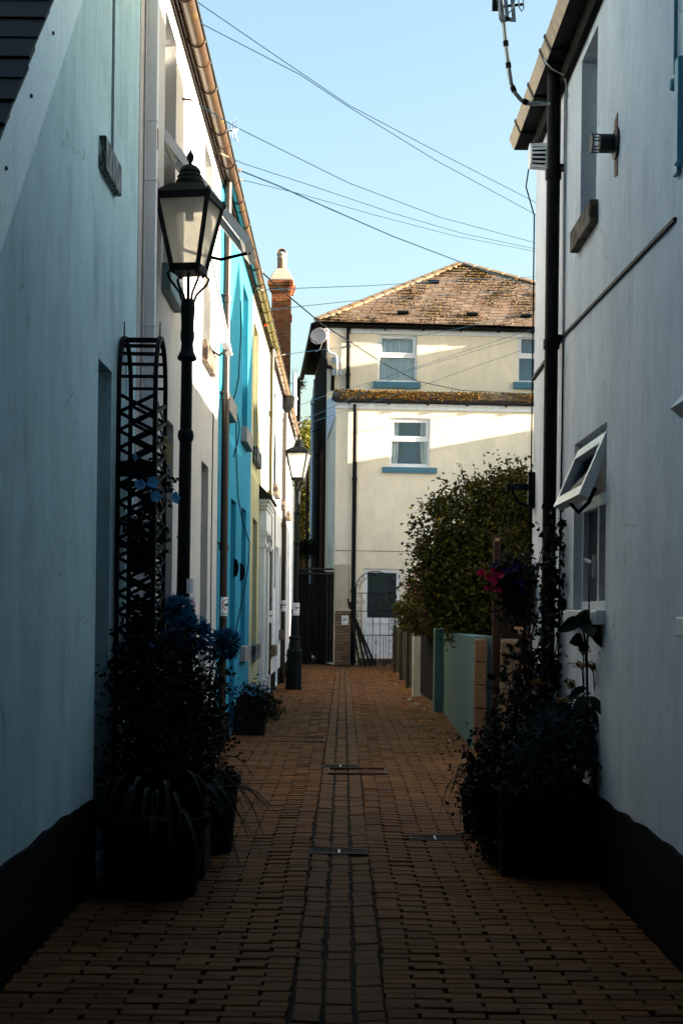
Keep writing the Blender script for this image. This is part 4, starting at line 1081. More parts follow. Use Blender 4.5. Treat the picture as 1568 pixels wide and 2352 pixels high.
# side of the upper block: dark boards with white trim
side = Plane(s0, sd, (-sd.y, sd.x, 0))
tb = None
for k in range(26):
    m_ = MB(); u = .15 + k * .255
    side.slab(m_, u, u + .235, 0, 8.5, -.03 - .008 * (k % 2), .01); m_.build('cladding_board', 'wood_dark', he)
m_ = MB(); side.slab(m_, 6.9, 7.1, 0, 8.6, -.06, .01); m_.build('corner_trim', 'white_wood', he)
m_ = MB(); side.slab(m_, .05, .16, 0, 5.6, -.10, -.03); m_.build('corner_trim', 'wood_brown', he)
# hipped roof
A_, B_, P_ = Vector((-.78, 37.25, 8.93)), Vector((9.6, 37.9, 8.93)), Vector((3.30, 41.3, 11.45))
Lb, Rb, Pb = A_ + sd * 8, B_ + sd * 8, P_ + sd * 3.6
m_ = MB(); m_.add([A_, B_, P_, Lb, Pb, Rb], [(0, 1, 2), (0, 2, 4, 3), (1, 5, 4, 2), (3, 4, 5)]); m_.add([A_ - Vector((0, 0, .06)), B_ - Vector((0, 0, .06)), Rb - Vector((0, 0, .06)), Lb - Vector((0, 0, .06))], [(0, 1, 2, 3)])
hroof = m_.build('roof', 'mortar_dark', he)
ux = (B_ - A_).normalized(); nrm = ux.cross(P_ - A_).normalized(); uy = nrm.cross(ux)
Pu, Pv = (P_ - A_).dot(ux), (P_ - A_).dot(uy); Bu = (B_ - A_).length
m_ = MB(); m_.cham((0, 0, 0), (.258, .28, .020), .005); t0 = None; rowh = .205; v = 0; r_ = 0; tiles = []
while v < Pv - .05:
    lo, hi = Pu * v / Pv, Bu - (Bu - Pu) * v / Pv; u = lo + .05 + (.132 if r_ % 2 else 0)
    while u < hi - .02:
        tiles.append((u + rng.normal() * .006, v + .10 + rng.normal() * .008)); u += .264
    v += rowh; r_ += 1
base = Matrix((ux, uy, nrm)).transposed().to_4x4(); base.translation = A_
tiles.sort(key=lambda q: q[0] > 6.6)
for k, (u, v) in enumerate(tiles[:300]):
    mx = base @ Matrix.Translation((u, v, .028 + rng.uniform(0, .010))) @ Matrix.Rotation(-.055 + rng.normal() * .012, 4, 'X') @ Matrix.Rotation(rng.normal() * .02, 4, 'Z')
    if t0 is None: t0 = m_.build('tile', 'rooftile', hroof); t0.matrix_basis = mx
    else: inst(t0, hroof, mx)
if len(tiles) > 300:
    m2 = MB()
    for u, v in tiles[300:]: m2.cham(base @ Vector((u, v, .03)), (.258, .28, .020), .005, base.to_3x3())
    m2.build('tile_courses', 'rooftile', hroof)['kind'] = 'stuff'
pts = []
for i in range(16000):
    v = rng.uniform(0, 1) ** 1.5 * Pv; v = min(Pv * .97, (int(v / rowh)) * rowh + abs(rng.normal()) * .03)
    lo, hi = Pu * v / Pv, Bu - (Bu - Pu) * v / Pv; u = rng.uniform(lo, hi)
    if math.sin(u * 2.1 + v * 1.3) + math.sin(u * 5.3 - v * 3) + rng.normal() * .8 < .5: continue
    pts.append(base @ Vector((u, v, .045 + rng.uniform(0, .02))))
v_, f_ = leaf_mesh(np.array([tuple(q) for q in pts]), .042, rng, .9, .3, .5); o = link('moss', mesh_np('moss', v_, f_), 'moss', hroof); o['kind'] = 'stuff'
for P0, P1, n_ in ((A_, P_, 14), (P_, B_, 16)):
    for k in range(n_):
        a, b = P0.lerp(P1, k / n_), P0.lerp(P1, (k + .97) / n_); m_ = MB(); m_.bar(a + Vector((0, 0, .05)), b + Vector((0, 0, .055)), .20, .10, nrm); m_.build('hip_tile', 'lichen_ridge', hroof, bevel=.03)
for u_, v_ in ((3.35, 2.9), (2.3, .55), (4.15, .55), (5.6, .55), (6.3, 2.2)):
    m_ = MB(); m_.box((0, 0, 0), (.30, .10, .09)); o = m_.build('roof_vent', 'dark_pipe', hroof, bevel=.01); o.matrix_basis = base @ Matrix.Translation((u_, v_, .10))
# slates showing at the left eaves
for k in range(18):
    q = A_.lerp(Lb, k / 18); m_ = MB(); m_.hexa([q + Vector((-.16, 0, -.10)), q + Vector((.35, 0, .10)), q + sd * .44 + Vector((.35, 0, .10)), q + sd * .44 + Vector((-.16, 0, -.13)),
        q + Vector((-.16, 0, -.04)), q + Vector((.35, 0, .16)), q + sd * .44 + Vector((.35, 0, .16)), q + sd * .44 + Vector((-.16, 0, -.07))]); m_.build('verge_tile', 'slate', hroof)
m_ = MB(); m_.bar(A_ + Vector((-.10, .1, -.16)), Lb + Vector((-.10, 0, -.16)), .12, .10); m_.build('side_gutter', 'dark_pipe', hroof, bevel=.02)
# satellite dish on its cranked pole
sdish = thing('satellite_dish', 'pale pinkish satellite dish on a cranked white pole at the end building corner', 'satellite dish')
DQ = 37.32
m_ = MB(); m_.tube([pt(x, y, DQ) for x, y in ((773, 865), (773, 826), (772, 817), (767, 813), (758, 811), (753, 804), (752.5, 780), (753, 759), (750.5, 753), (746, 756), (741, 766), (736, 771))], .028, 10); m_.build('pole', 'white_plastic', sdish, True)
for y in (827, 855):
    q = pt(773, y, DQ); m_ = MB(); m_.box(q + Vector((0, .04, 0)), (.26, .06, .16)); m_.build('clamp', 'steel', sdish, bevel=.01)
cd_ = pt(731, 772, DQ - .1); aim = (Vector((-.30, -1, .22))).normalized(); rq = aim.to_track_quat('Z', 'Y').to_matrix()
m_ = MB(); m_.lathe([(.001, -.055), (.08, -.05), (.16, -.028), (.225, .0), (.232, .004), (.225, .009), (.16, -.018), (.08, -.04), (.001, -.046)], cd_, 28, rot=rq); m_.build('dish', 'dish', sdish, True)
m_ = MB(); fp = cd_ + aim * .30 + Vector((-.12, 0, -.18)); m_.tube([cd_ + Vector((0, 0, -.20)), fp], .012, 6); m_.build('feed_arm', 'iron', sdish)
m_ = MB(); m_.lathe([(.03, -.05), (.035, .05), (.02, .07)], fp, 10, rot=rq); m_.build('receiver', 'iron', sdish)
m_ = MB(); m_.tube([cd_ - aim * .05, cd_ - aim * .12 + Vector((.05, 0, -.05)), pt(739, 790, DQ), pt(735, 802, DQ), pt(725, 808, DQ)], .010, 6); m_.build('coax_lead', 'white_plastic', sdish, True)

# brick pier with its sign, planks, iron gate
bp = thing('brick_pier', 'short buff and brown brick pier with rounded cap before the end building', 'brick pier')
PX0, PX1, PY = -.205, .185, 35.35
m_ = MB(); m_.bb(PX0 + .012, PX1 - .012, PY + .012, PY + .42, 0, 1.36); m_.build('core', 'mortar_dark', bp)
m_ = MB(); m_.cham((0, 0, 0), (.215, .1025, .062), .004); mh = MB(); mh.cham((0, 0, 0), (.155, .1025, .062), .004)
bs_ = bh_ = None
for r_ in range(18):
    z = .045 + r_ * .0745
    for k, (x0, L) in enumerate(((PX0, .215), (PX0 + .228, .155)) if r_ % 2 else ((PX0, .155), (PX0 + .168, .215))):
        for yy in (PY + .051, PY + .37):
            mx = Matrix.Translation((x0 + L / 2 + rng.normal() * .003, yy + rng.normal() * .004, z)) @ Matrix.Rotation(rng.normal() * .01, 4, 'Z')
            if L > .2:
                if bs_ is None: bs_ = m_.build('brick', 'buffbrick', bp); bs_.matrix_basis = mx
                else: inst(bs_, bp, mx)
            else:
                if bh_ is None: bh_ = mh.build('brick', 'buffbrick', bp); bh_.matrix_basis = mx
                else: inst(bh_, bp, mx)
m_ = MB(); m_.sweep_y([(PX0 - .01, 1.36), (PX0 + .0, 1.40), (-.12, 1.435), (-.01, 1.445), (.1, 1.435), (PX1, 1.40), (PX1 + .01, 1.36)], PY - .01, PY + .43); m_.build('cap', 'buff', bp)
for i, ((x0, y0, x1, y1), mt) in enumerate((((803, 1384, 850, 1520), 'wood_dark'), ((808, 1392, 838, 1522), 'wood_dark'), ((799, 1377, 826, 1519), 'wood_brown'), ((815, 1420, 860, 1521), 'wood_brown'))):
    a, b = pt(x0, y0, 35.75), pt(x1, y1, 34.9 + .1 * i); b.z = .04; m_ = MB(); m_.bar(b, a, .10 + .01 * i, .05, (1, 0, .2))
    tag(m_.build('timber_plank', mt), ('longest weathered dark plank leaning beside the downpipe', 'dark plank leaning under the longest one', 'brown plank with a red-tipped end, tallest of the leaning planks', 'short brown plank leaning lowest toward the iron gate')[i], 'plank')
gt_ = thing('iron_gate', 'black wrought-iron arched gate with scrolls standing open before the white door', 'gate')
GY = 34.55; gx0, gx1 = .30, 1.25; gz0 = .08
def G(u, z): return Vector((gx0 + u, GY, z))
gw = gx1 - gx0
m_ = MB()
for u in (0, gw): m_.tube([G(u, gz0), G(u, 1.95)], .014, 8)
arc = [G(gw / 2 - gw / 2 * math.cos(math.pi * i / 20), 1.93 + .40 * math.sin(math.pi * i / 20)) for i in range(21)]; m_.tube(arc, .012, 6)
arc2 = [G(gw / 2 - (gw / 2 - .09) * math.cos(math.pi * i / 20), 1.86 + .36 * math.sin(math.pi * i / 20)) for i in range(21)]; m_.tube(arc2, .007, 5)
for z in (gz0 + .05, .78, 1.36, 1.80): m_.tube([G(0, z), G(gw, z)], .010, 6)
for u in (.14, gw - .14, .42, .6): m_.tube([G(u, gz0), G(u, 1.36 if u in (.42, .6) else 1.80)], .008, 6)
for u in (.22, .30, .50, .68, .74): m_.tube([G(u, gz0), G(u, .78)], .007, 5)
for u in (.28, .36, .50, .56, .66): m_.tube([G(u, 1.36), G(u, 1.80)], .006, 5)
m_.build('gate_frame', 'iron', gt_, True)
def scroll(c, r, s=1, turn=1.6, a0=0.0):
    return [Vector(c) + Vector((s * r * (1 - t * .8) * math.cos(a0 + t * turn * 2 * math.pi), 0, r * (1 - t * .8) * math.sin(a0 + t * turn * 2 * math.pi))) for t in np.linspace(0, 1, 18)]
def cscroll(u, z, h, s):
    return list(reversed(scroll(G(u, z + h * .27), h * .23, s, 1.1, -R(90)))) + scroll(G(u, z - h * .27), h * .23, s, 1.1, R(90))
k = 0
for u, s in ((.07, 1), (gw - .07, -1)):
    for z in np.arange(.18, 1.85, .155):
        m_ = MB(); m_.tube(scroll(G(u, z), .062, s, 1.5, R(90 if k % 2 else -90)), .0055, 4); m_.build('scroll', 'iron', gt_, True); k += 1
for i in range(9):
    a = math.pi * (i + .8) / 10.6; c = G(gw / 2 - (gw / 2 - .05) * math.cos(a), 1.89 + .37 * math.sin(a)); m_ = MB(); m_.tube(scroll(c, .05, 1 if i < 5 else -1, 1.5, a), .005, 4); m_.build('scroll', 'iron', gt_, True)
for u, z, s in ((.22, .60, 1), (.22, .30, 1), (.50, .60, -1), (.50, .28, -1), (.20, 1.58, 1), (.66, 1.58, -1)):
    m_ = MB(); m_.tube(scroll(G(u, z), .06, s, 1.4, R(60)), .0055, 4); m_.build('scroll', 'iron', gt_, True)

# ================================================================== the gap at the left of the end building
fen = thing('dark_boarded_fence', 'tall blackened boarded fence with thin slits of light, filling the gap', 'fence')
for k in range(10):
    x0 = -1.16 + k * .094
    m_ = MB(); m_.bb(x0, x0 + (.070 if k in (3, 5, 6) else .092), 36.04, 36.07, .05 + (.25 if k == 4 else 0), 2.05 if k in (3, 4, 5) else 2.35); m_.build('board', 'wood_dark', fen)
m_ = MB(); m_.bb(-1.17, -.30, 36.08, 36.14, 1.9, 1.98); m_.bb(-1.17, -.30, 36.08, 36.14, .5, .58); m_.build('rail', 'wood_dark', fen)
sc = thing('scaffold_frame', 'dark steel scaffold tubes braced across the gap above the fence', 'scaffold')
zt = lambda y, D: pt(700, y, D).z
for y_ in (1307, 1318):
    m_ = MB(); m_.tube([(-1.17, 35.95, zt(y_, 36.0)), (-.25, 35.93, zt(y_, 36.0))], .03, 10); m_.build('tube', 'flue', sc, True)
for x_, ztop in ((-1.10, 2.3), (-.60, 5.4)):
    m_ = MB(); m_.tube([(x_, 36.3, 0), (x_, 36.3, ztop)], .028, 10); m_.build('tube', 'wood_brown', sc, True)
for x_ in (-.95, -.62):
    m_ = MB(); m_.box((x_, 36.17, zt(1307, 36.2)), (.09, .10, .09)); m_.build('clamp', 'iron', sc, bevel=.01)
pole = thing('flue_pole', 'tall blue-grey metal flue pole with spike cap rising behind the far lamp', 'pole')
q = pt(714, 1300, 38.5)
m_ = MB(); m_.tube([(q.x, 38.5, 0), (q.x, 38.5, 6.95)], .055, 14); m_.build('post', 'steel', pole, True)
m_ = MB(); m_.lathe([(.06, 6.93), (.075, 6.98), (.05, 7.08), (.016, 7.16), (.005, 7.42)], (q.x, 38.5, 0), 12); m_.build('spike_cap', 'steel', pole, True)
m_ = MB(); m_.tube([(q.x, 38.45, 6.2), (q.x + .25, 38.4, 6.3)], .02, 6); m_.lathe([(.10, 0), (.14, .04), (.06, .12)], (q.x + .2, 38.4, 5.55), 10); m_.build('side_bracket', 'iron', pole)
tp = MB(); q2 = pt(703.5, 1300, 37.6); tp.tube([(q2.x, 37.6, 0), (q2.x, 37.6, 5.2)], .035, 8); tag(tp.build('thin_pole', 'wood_brown', None, True), 'thin brown pole standing right beside the far street lamp', 'pole')
hb_ = thing('hanging_ball_planter', 'dark round hanging planter silhouetted in the gap over the fence', 'planter')
foliage('foliage', hb_, [((pt(704, 1262, 36.9).x, 36.9, pt(704, 1262, 36.9).z), (.24, .2, .24))], 900, .07, 'leaf_dark', 81, .3, .06)
m_ = MB(); qq = pt(704, 1262, 36.9); m_.tube([qq, qq + Vector((.45, .5, .35))], .012, 6); m_.build('arm', 'iron', hb_)
# trees beyond
for i, (c, balls, n, sz, lab, mt) in enumerate((
    ((-1.1, 47.6, 0), [((-1.25, 47.6, 5.9), (.62, 1.0, 1.7)), ((-1.0, 47.6, 4.3), (.8, 1.0, 1.7)), ((-.75, 47.6, 2.2), (.8, 1.0, 2.0)), ((-1.6, 47.7, 3.4), (.8, 1.0, 1.9))], 18000, .12, 'sunlit yellow-green broadleaf tree seen through the gap', 'leaf_tree'),
    ((-1.4, 57, 0), [((-1.35, 57, 8.0), (.5, .6, 1.7)), ((-1.6, 57, 5.8), (.8, .8, 1.2))], 1300, .26, 'sparse bluish conifer tip showing above the gap against the sky', 'leaf_pine'),
    ((-1.4, 45.6, 0), [((-1.5, 45.6, 3.0), (.36, .6, .9)), ((-1.2, 45.7, 1.2), (.45, .6, .9)), ((-1.5, 45.6, 4.6), (.25, .5, .7))], 2200, .09, 'darker leafy tree just behind the fence in the gap', 'leaf_bush'))):
    t = thing('tree', lab, 'tree'); 
    m_ = MB(); zc = max(b[0][2] for b in balls); m_.tube([c, (c[0] + .1, c[1], zc * .5), (balls[0][0][0], c[1], zc)], [.16, .11, .03], 8)
    for b in balls: m_.tube([(c[0] + .08, c[1], zc * .4), b[0]], [.07, .02], 6)
    m_.build('trunk', 'bark', t, True)
    foliage('crown', t, balls, n, sz, mt, 90 + i, .35, .16 if i != 1 else .10, .5 if i != 1 else .18, clump=None if i != 1 else 60)

# ---- house behind with the tall chimney
hc = thing('chimney_house', 'house behind the left terrace carrying a tall orange brick chimney', 'house')
m_ = MB(); m_.bb(-7.0, -1.62, 39.2, 44, 0, 7.4); m_.build('wall', 'h5', hc)
m_ = MB(); m_.hexa([(-1.52, 39, 7.3), (-4.1, 39, 9.0), (-4.1, 44.2, 9.0), (-1.52, 44.2, 7.3), (-1.52, 39, 7.36), (-4.1, 39, 9.06), (-4.1, 44.2, 9.06), (-1.52, 44.2, 7.36)])
m_.hexa([(-4.1, 39, 9.0), (-7.2, 39, 7.3), (-7.2, 44.2, 7.3), (-4.1, 44.2, 9.0), (-4.1, 39, 9.06), (-7.2, 39, 7.36), (-7.2, 44.2, 7.36), (-4.1, 44.2, 9.06)])
m_.build('roof', 'slate', hc)
CX, CY = -1.90, 41.3
m_ = MB(); m_.bb(CX - .262, CX + .262, CY - .262, CY + .262, 7.2, 11.0); ch = m_.build('chimney', 'mortar', hc)
bmesh_ = {}
for L in (.215, .1025, .158):
    q = MB(); q.cham((0, 0, 0), (L, .1025, .064), .004); bmesh_[L] = q
src = {}
def lay(parent, L, mx):
    if L not in src: src[L] = bmesh_[L].build('brick', 'redbrick', parent); src[L].matrix_basis = mx
    else: inst(src[L], parent, mx)
def ring(parent, z, hw, r_):
    """one course round a square stack of half width hw"""
    pat = (.215, .215, .1025) if r_ % 2 else (.1025, .215, .215)
    tot = 2 * hw; gap = (tot - .1025 - sum(pat[:2]) - .1025) ; 
    for s in range(4):
        rot = Matrix.Rotation(R(90 * s), 4, 'Z'); x = -hw
        if s in (0, 2, 1, 3):
            for L in (pat if hw < .3 else (.215, .215, .215)):
                lay(parent, L, Matrix.Translation((CX, CY, z)) @ rot @ Matrix.Translation((x + L / 2, -hw + .045 + rng.normal() * .002, 0))); x += L + .008
z = 7.85; r_ = 0
while z < 10.55:
    # front and side faces laid to bond; only the two seen faces and the far pair share the same courses
    pat = ((.215, .1025, .1025) if r_ % 2 else (.1025, .215, .1025))
    for s in range(4):
        rot = Matrix.Rotation(R(90 * s), 4, 'Z'); x = -.272 + (.0 if s % 2 else 0)
        for L in pat:
            lay(ch, L, Matrix.Translation((CX, CY, z)) @ rot @ Matrix.Translation((x + L / 2, -.225 + rng.normal() * .002, 0))); x += L + .013
    z += .077; r_ += 1
for z, hw in ((10.60, .29), (10.68, .315), (10.76, .345), (10.84, .345)):
    m_ = MB()
    for s in range(4):
        r3 = Matrix.Rotation(R(90 * s), 3, 'Z')
        for j in range(3):
            L = 2 * hw / 3; m_.box(Vector((CX, CY, z)) + r3 @ Vector((-hw + L * (j + .5) - .05, -hw + .045, 0)), (L - .012, .10, .066), r3)
    m_.box((CX, CY, z), (2 * hw - .12, 2 * hw - .12, .07)); m_.build('corbel_course', 'redbrick', ch)
m_ = MB(); m_.lathe([(.49, 10.88), (.48, 10.93), (.36, 11.10), (.33, 11.12), (.30, 11.17), (.18, 11.27)], (CX, CY, 0), 4, R(45)); m_.build('mortar_cap', 'flaunch', ch, bevel=.02)
m_ = MB(); m_.lathe([(.135, 11.2), (.13, 11.55), (.148, 11.56), (.148, 11.59), (.132, 11.60), (.135, 11.66), (.15, 11.68), (.148, 11.72), (.12, 11.73), (.12, 11.6)], (CX, CY, 0), 18); cp_ = m_.build('chimney_pot', 'clay', ch, True)
m_ = MB(); q = [(CX + .13 * math.cos(a), CY, 11.72 + .13 * math.sin(a)) for a in np.linspace(0, math.pi, 12)]
for i in range(11):
    a, b = Vector(q[i]), Vector(q[i + 1]); y0 = Vector((0, .14, 0)); c_ = Vector((CX, CY, 11.72)); k_ = .84
    m_.hexa([a - y0, b - y0, b + y0, a + y0, c_ + (a - c_) * k_ - y0, c_ + (b - c_) * k_ - y0, c_ + (b - c_) * k_ + y0, c_ + (a - c_) * k_ + y0])
m_.build('pot_cowl', 'clay', ch)
m_ = MB(); m_.bb(CX - .36, CX - .26, CY - .1, CY + .1, 10.0, 10.12); m_.bb(CX + .26, CX + .31, CY - .1, CY + .1, 9.75, 9.95); m_.build('brick_lug', 'redbrick', ch)
# white flue with wire crown on the far roof
fl2 = thing('white_flue', 'white metal flue with wire crown on the far terrace roof', 'flue')
q = pt(676, 900, 33.6); zt_ = pt(676, 858, 33.6).z; zb_ = pt(676, 930, 33.6).z
m_ = MB(); m_.tube([(q.x, 33.6, 4.9), (q.x, 33.6, zt_)], .055, 12); m_.lathe([(.06, zb_ + .1), (.075, zb_ + .12), (.075, zb_ + .17), (.06, zb_ + .19)], (q.x, 33.6, 0), 12); m_.build('pipe', 'white_plastic', fl2, True)
m_ = MB()
for k in range(8): a = k * math.pi / 4; m_.tube([(q.x + .05 * math.cos(a), 33.6 + .05 * math.sin(a), zt_ - .02), (q.x + .07 * math.cos(a), 33.6 + .07 * math.sin(a), zt_ + .12)], .005, 4)
m_.build('wire_crown', 'steel', fl2)
cr = thing('dark_stack', 'dark stub of masonry with a weed growing beside the white flue', 'chimney stub')
q = pt(683, 905, 34.0); m_ = MB(); m_.bb(q.x - .08, q.x + .07, 33.9, 34.2, 4.6, pt(683, 872, 34).z); m_.build('stack', 'black_paint', cr)
foliage('weed', cr, [((q.x + .08, 34.0, pt(683, 882, 34).z), (.10, .1, .14))], 160, .06, 'leaf_dark', 77, .2, .04)
# little aerial on the roofs
a2 = thing('roof_aerial', 'small spiky television aerial on the left roofs, sunlit', 'aerial')
q = pt(531, 303, 14.2); m_ = MB(); m_.tube([(q.x - .35, 14.2, 5.4), (q.x - .35, 14.2, q.z), (q.x + .02, 14.15, q.z - .005)], .010, 6); m_.build('mast', 'alu', a2)
m_ = MB()
for i in range(9):
    c_ = q + Vector((-.20 + .03 * i, 0, -.01)); s_ = .05 + .008 * i
    for sg in (-1, 1): m_.tube([c_, c_ + Vector((.02, -s_, sg * s_ * .8))], .004, 4); m_.tube([c_, c_ + Vector((.03, s_ * .5, sg * s_ * .6))], .004, 4)
m_.build('element', 'white_plastic', a2)
m_ = MB(); m_.box(q + Vector((-.06, 0, -.02)), (.06, .03, .025)); m_.build('balun', 'iron', a2)

# ================================================================== unseen: neighbours read from their shadows, and blocks added to darken the foreground
def neighbour(label, x0, x1, y0, y1, z, mat, gables=(), zf=None):
    t = thing('neighbouring_house', label, 'house'); m_ = MB(); m_.bb(x0, x1, y0, y1, 0, z)
    for yc, hw, za in gables:
        m_.add([(x0 - .02, yc - hw, z), (x0 - .02, yc + hw, z), (x0 - .02, yc, za)], [(0, 1, 2)])
    m_.build('wall', mat, t)
    for yc, hw, za in gables:
        m_ = MB(); k = [(x0 - .15, yc - hw - .05, z - .02), (x1, yc - hw - .05, z - .02), (x1, yc, za), (x0 - .15, yc, za), (x0 - .15, yc + hw + .05, z - .02), (x1, yc + hw + .05, z - .02)]
        m_.add(k, [(0, 1, 2, 3), (3, 2, 5, 4)]); m_.build('roof', 'slate', t)
    if not gables:
        m_ = MB(); m_.bb(x0 - .1, x1 + .1, y0 - .1, y1 + .1, z, z + .06); m_.build('roof', 'slate', t)
neighbour('twin-gabled white house behind the right-hand gardens', 8.2, 13, 9.5, 30.5, 4.95, 'hr', ((14.85, 2.35, 6.95), (17.5, 1.95, 6.90)))
neighbour('cream flat-roofed house behind the right-hand gardens', 8.2, 13, 31, 36.1, 6.65, 'he')
neighbour('taller cream house standing level with the end building', 10.2, 16, 36.35, 43, 9.75, 'he')
ps = thing('added_shade_block', 'unseen dark block added over and behind the camera to shade the foreground', 'house')  # unseen, added to darken the near paving and walls
m_ = MB(); m_.bb(-7, XL, -9, 3.14, 0, 3.15); m_.bb(1.27, 8, -9, 3.14, 0, 3.15); m_.bb(-7, 8, -9, 3.14, 3.15, 7.8); m_.build('wall', 'low_bounce_brick', ps)
m_ = MB(); m_.bb(-1.14, 1.09, 3.142, 4.15, 3.45, 7.6); m_.build('sky_blocker', 'low_bounce_brick', ps)  # overhang added to cut overhead sky light from the foreground
m_ = MB(); m_.bb(-7.1, 8.1, -9.1, 3.2, 7.8, 7.9); m_.bb(-1.2, 1.2, 3.2, 4.3, 7.6, 7.7); m_.build('roof', 'slate', ps)
neighbour('unseen tall dark block added behind the camera to cut light on the foreground', -9, 9, -13, -9.3, 9.5, 'low_bounce_brick')  # unseen, added to close off sky light from behind

# ================================================================== RIGHT GARDENS
tw = thing('teal_garden_wall', 'low teal-painted garden wall with a squared pier at its far end', 'wall')
m_ = MB(); m_.hexa([(1.255, 13.45, -.02), (1.42, 13.45, -.02), (1.52, 19.4, -.02), (1.355, 19.4, -.02), (1.235, 13.45, 1.10), (1.42, 13.45, 1.10), (1.52, 19.4, 1.07), (1.345, 19.4, 1.07)]); m_.build('wall', 'teal', tw, bevel=.012)
m_ = MB(); m_.bb(1.22, 1.42, 18.9, 19.2, -.02, 1.12); m_.build('pier', 'teal', tw, bevel=.012)
dg = thing('dark_board_gate', 'dark vertical-board gate between the teal pier and the white post', 'gate')
for k in range(22):
    yy = 19.45 + k * .135; m_ = MB(); x_ = 1.33 - .01 * k * .5; m_.bb(x_, x_ + .025, yy, yy + .125, .06, 1.03 + .008 * math.sin(k)); m_.build('board', 'wood_dark', dg)
m_ = MB(); m_.bb(1.36, 1.42, 19.4, 22.4, .3, .4); m_.bb(1.36, 1.42, 19.4, 22.4, .8, .9); m_.build('rail', 'wood_dark', dg)
m_ = MB(); m_.bb(1.105, 1.24, 22.45, 22.6, 0, 1.035); tag(m_.build('gate_post', 'white_weathered', None, bevel=.012), 'flaking white-painted square post of the garden gate', 'post')
gf = thing('green_board_fence', 'algae-stained low board fence beyond the white post', 'fence')
for k in range(40):
    yy = 22.75 + k * .30; x_ = 1.17 + (.0 if yy < 28 else .03) + .02 * (k % 2); m_ = MB(); m_.bb(x_, x_ + .03, yy, yy + .28, .03, 1.0 + .02 * math.sin(k * 2.2)); m_.build('board', 'wood_green', gf)
for yy in (22.75, 25.2, 28.2, 31.5):
    m_ = MB(); m_.bb(1.12, 1.18, yy - .1, yy, 0, 1.06); m_.build('post', 'wood_green', gf)
# tan block walls
def blockwall(label, x0, x1, y, z, th=.10):
    t = thing('block_wall', label, 'wall'); m_ = MB(); m_.bb(x0 + .01, x1 - .01, y + .012, y + th + .1, -.02, z - .01); m_.build('core', 'mortar', t)
    r_ = 0; zz = .0
    while zz < z - .1:
        x = x0 - (.22 if r_ % 2 and x1 - x0 > .3 else 0)
        while x < x1 - .02:
            a, b = max(x, x0), min(x + .43, x1)
            if b - a > .04:
                h = min(.205, z - zz); m_ = MB(); m_.cham(((a + b) / 2, y + .05 + rng.normal() * .004, zz + h / 2), (b - a, .12, h), .008); m_.build('block', 'block', t)
            x += .442
        zz += .217; r_ += 1
    return t
blockwall('narrow tan concrete-block pier butting the near end of the teal wall', 1.235, 1.345, 13.3, 1.09)
blockwall('tan concrete-block garden wall behind the climbing rose', 1.40, 2.6, 12.55, 1.10)
m_ = MB(); m_.bb(1.335, 1.40, 12.70, 12.78, 0, 2.02); fp_ = m_.build('fence_post', 'wood_brown', None, bevel=.008); tag(fp_, 'tall brown timber post with metal cap between the block walls', 'post')
m_ = MB(); m_.bb(1.345, 1.385, 12.69, 12.70, 1.96, 1.99); m_.build('cap_plate', 'wood_pale', fp_)
m_ = MB(); m_.bb(1.50, 2.5, 12.62, 12.66, 1.14, 1.20); tag(m_.build('timber_rail', 'wood_pale'), 'raw pale timber batten lying along the block wall top', 'timber')
bf = thing('brown_board_fence', 'tall brown close-board fence above the block wall', 'fence')
for k in range(11):
    x0 = 1.43 + k * .125; m_ = MB(); m_.bb(x0, x0 + .118, 12.82 + .012 * (k % 2), 12.845 + .012 * (k % 2), .2, 1.72 + .02 * math.sin(k * 1.7)); m_.build('board', 'wood_brown', bf)
m_ = MB(); m_.bb(1.42, 2.8, 12.87, 12.92, 1.3, 1.38); m_.build('rail', 'wood_brown', bf)
# big bush over the fence
bu = thing('garden_bush', 'large olive-green leafy bush spilling over the right garden wall', 'bush')
balls = [((1.72, 17.6, 2.1), (.80, 1.3, .86)), ((1.36, 17.3, 1.83), (.42, .8, .50)), ((2.2, 17.4, 2.35), (.62, 1.0, .74)), ((1.66, 17.0, 1.40), (.46, .9, .5)), ((1.9, 16.6, 1.55), (.7, .9, .7))]
o, tips = foliage('foliage', bu, balls, 46000, .055, 'leaf_bush', 21, .45, .08, .6, .5, clump=1900, zmin=.9)
r2 = np.random.default_rng(3)
twigs('branch', bu, (1.75, 17.6, .2), tips, 'bark', r2, 40, .03)
m_ = MB(); pts = []
for i in range(46):
    tp_ = Vector(tips[r2.integers(0, len(tips))])
    if tp_.z < 1.8 and tp_.x > 1.2: continue
    d_ = (tp_ - Vector((1.75, 17.4, 1.7))).normalized(); q = [tp_ - d_ * .1, tp_ + d_ * .10 + Vector((0, 0, .05)), tp_ + d_ * .2 + Vector((r2.normal() * .05, 0, .06 + r2.normal() * .05)), tp_ + d_ * .28 + Vector((r2.normal() * .08, 0, .04 + r2.normal() * .06))]
    m_.tube(q, [.006, .005, .004, .002], 4)
    for s in range(5): pts.append(tuple(q[1].lerp(q[3], s / 5)))
m_.build('shoot', 'stem', bu, True)['kind'] = 'stuff'
v_, f_ = leaf_mesh(np.array(pts), .05, r2, .5, .3); o = link('shoot_leaves', mesh_np('shoot_leaves', v_, f_), 'leaf_bush', bu); o['kind'] = 'stuff'
pts = np.array([(x, y, z) for x, y, z in zip(r2.uniform(.72, 1.6, 26), r2.uniform(16.4, 16.9, 26), r2.uniform(1.0, 2.6, 26))])
v_, f_ = leaf_mesh(pts, .05, r2, .6, .1); o = link('yellowed_leaves', mesh_np('yellowed_leaves', v_, f_), 'yellow_leaf', bu); o['kind'] = 'stuff'
fu = thing('fuchsia_bush', 'fuchsia shrub dotted with small pink flowers left of the big bush', 'bush')
fb = [((1.12, 19.5, 1.68), (.22, .5, .30))]
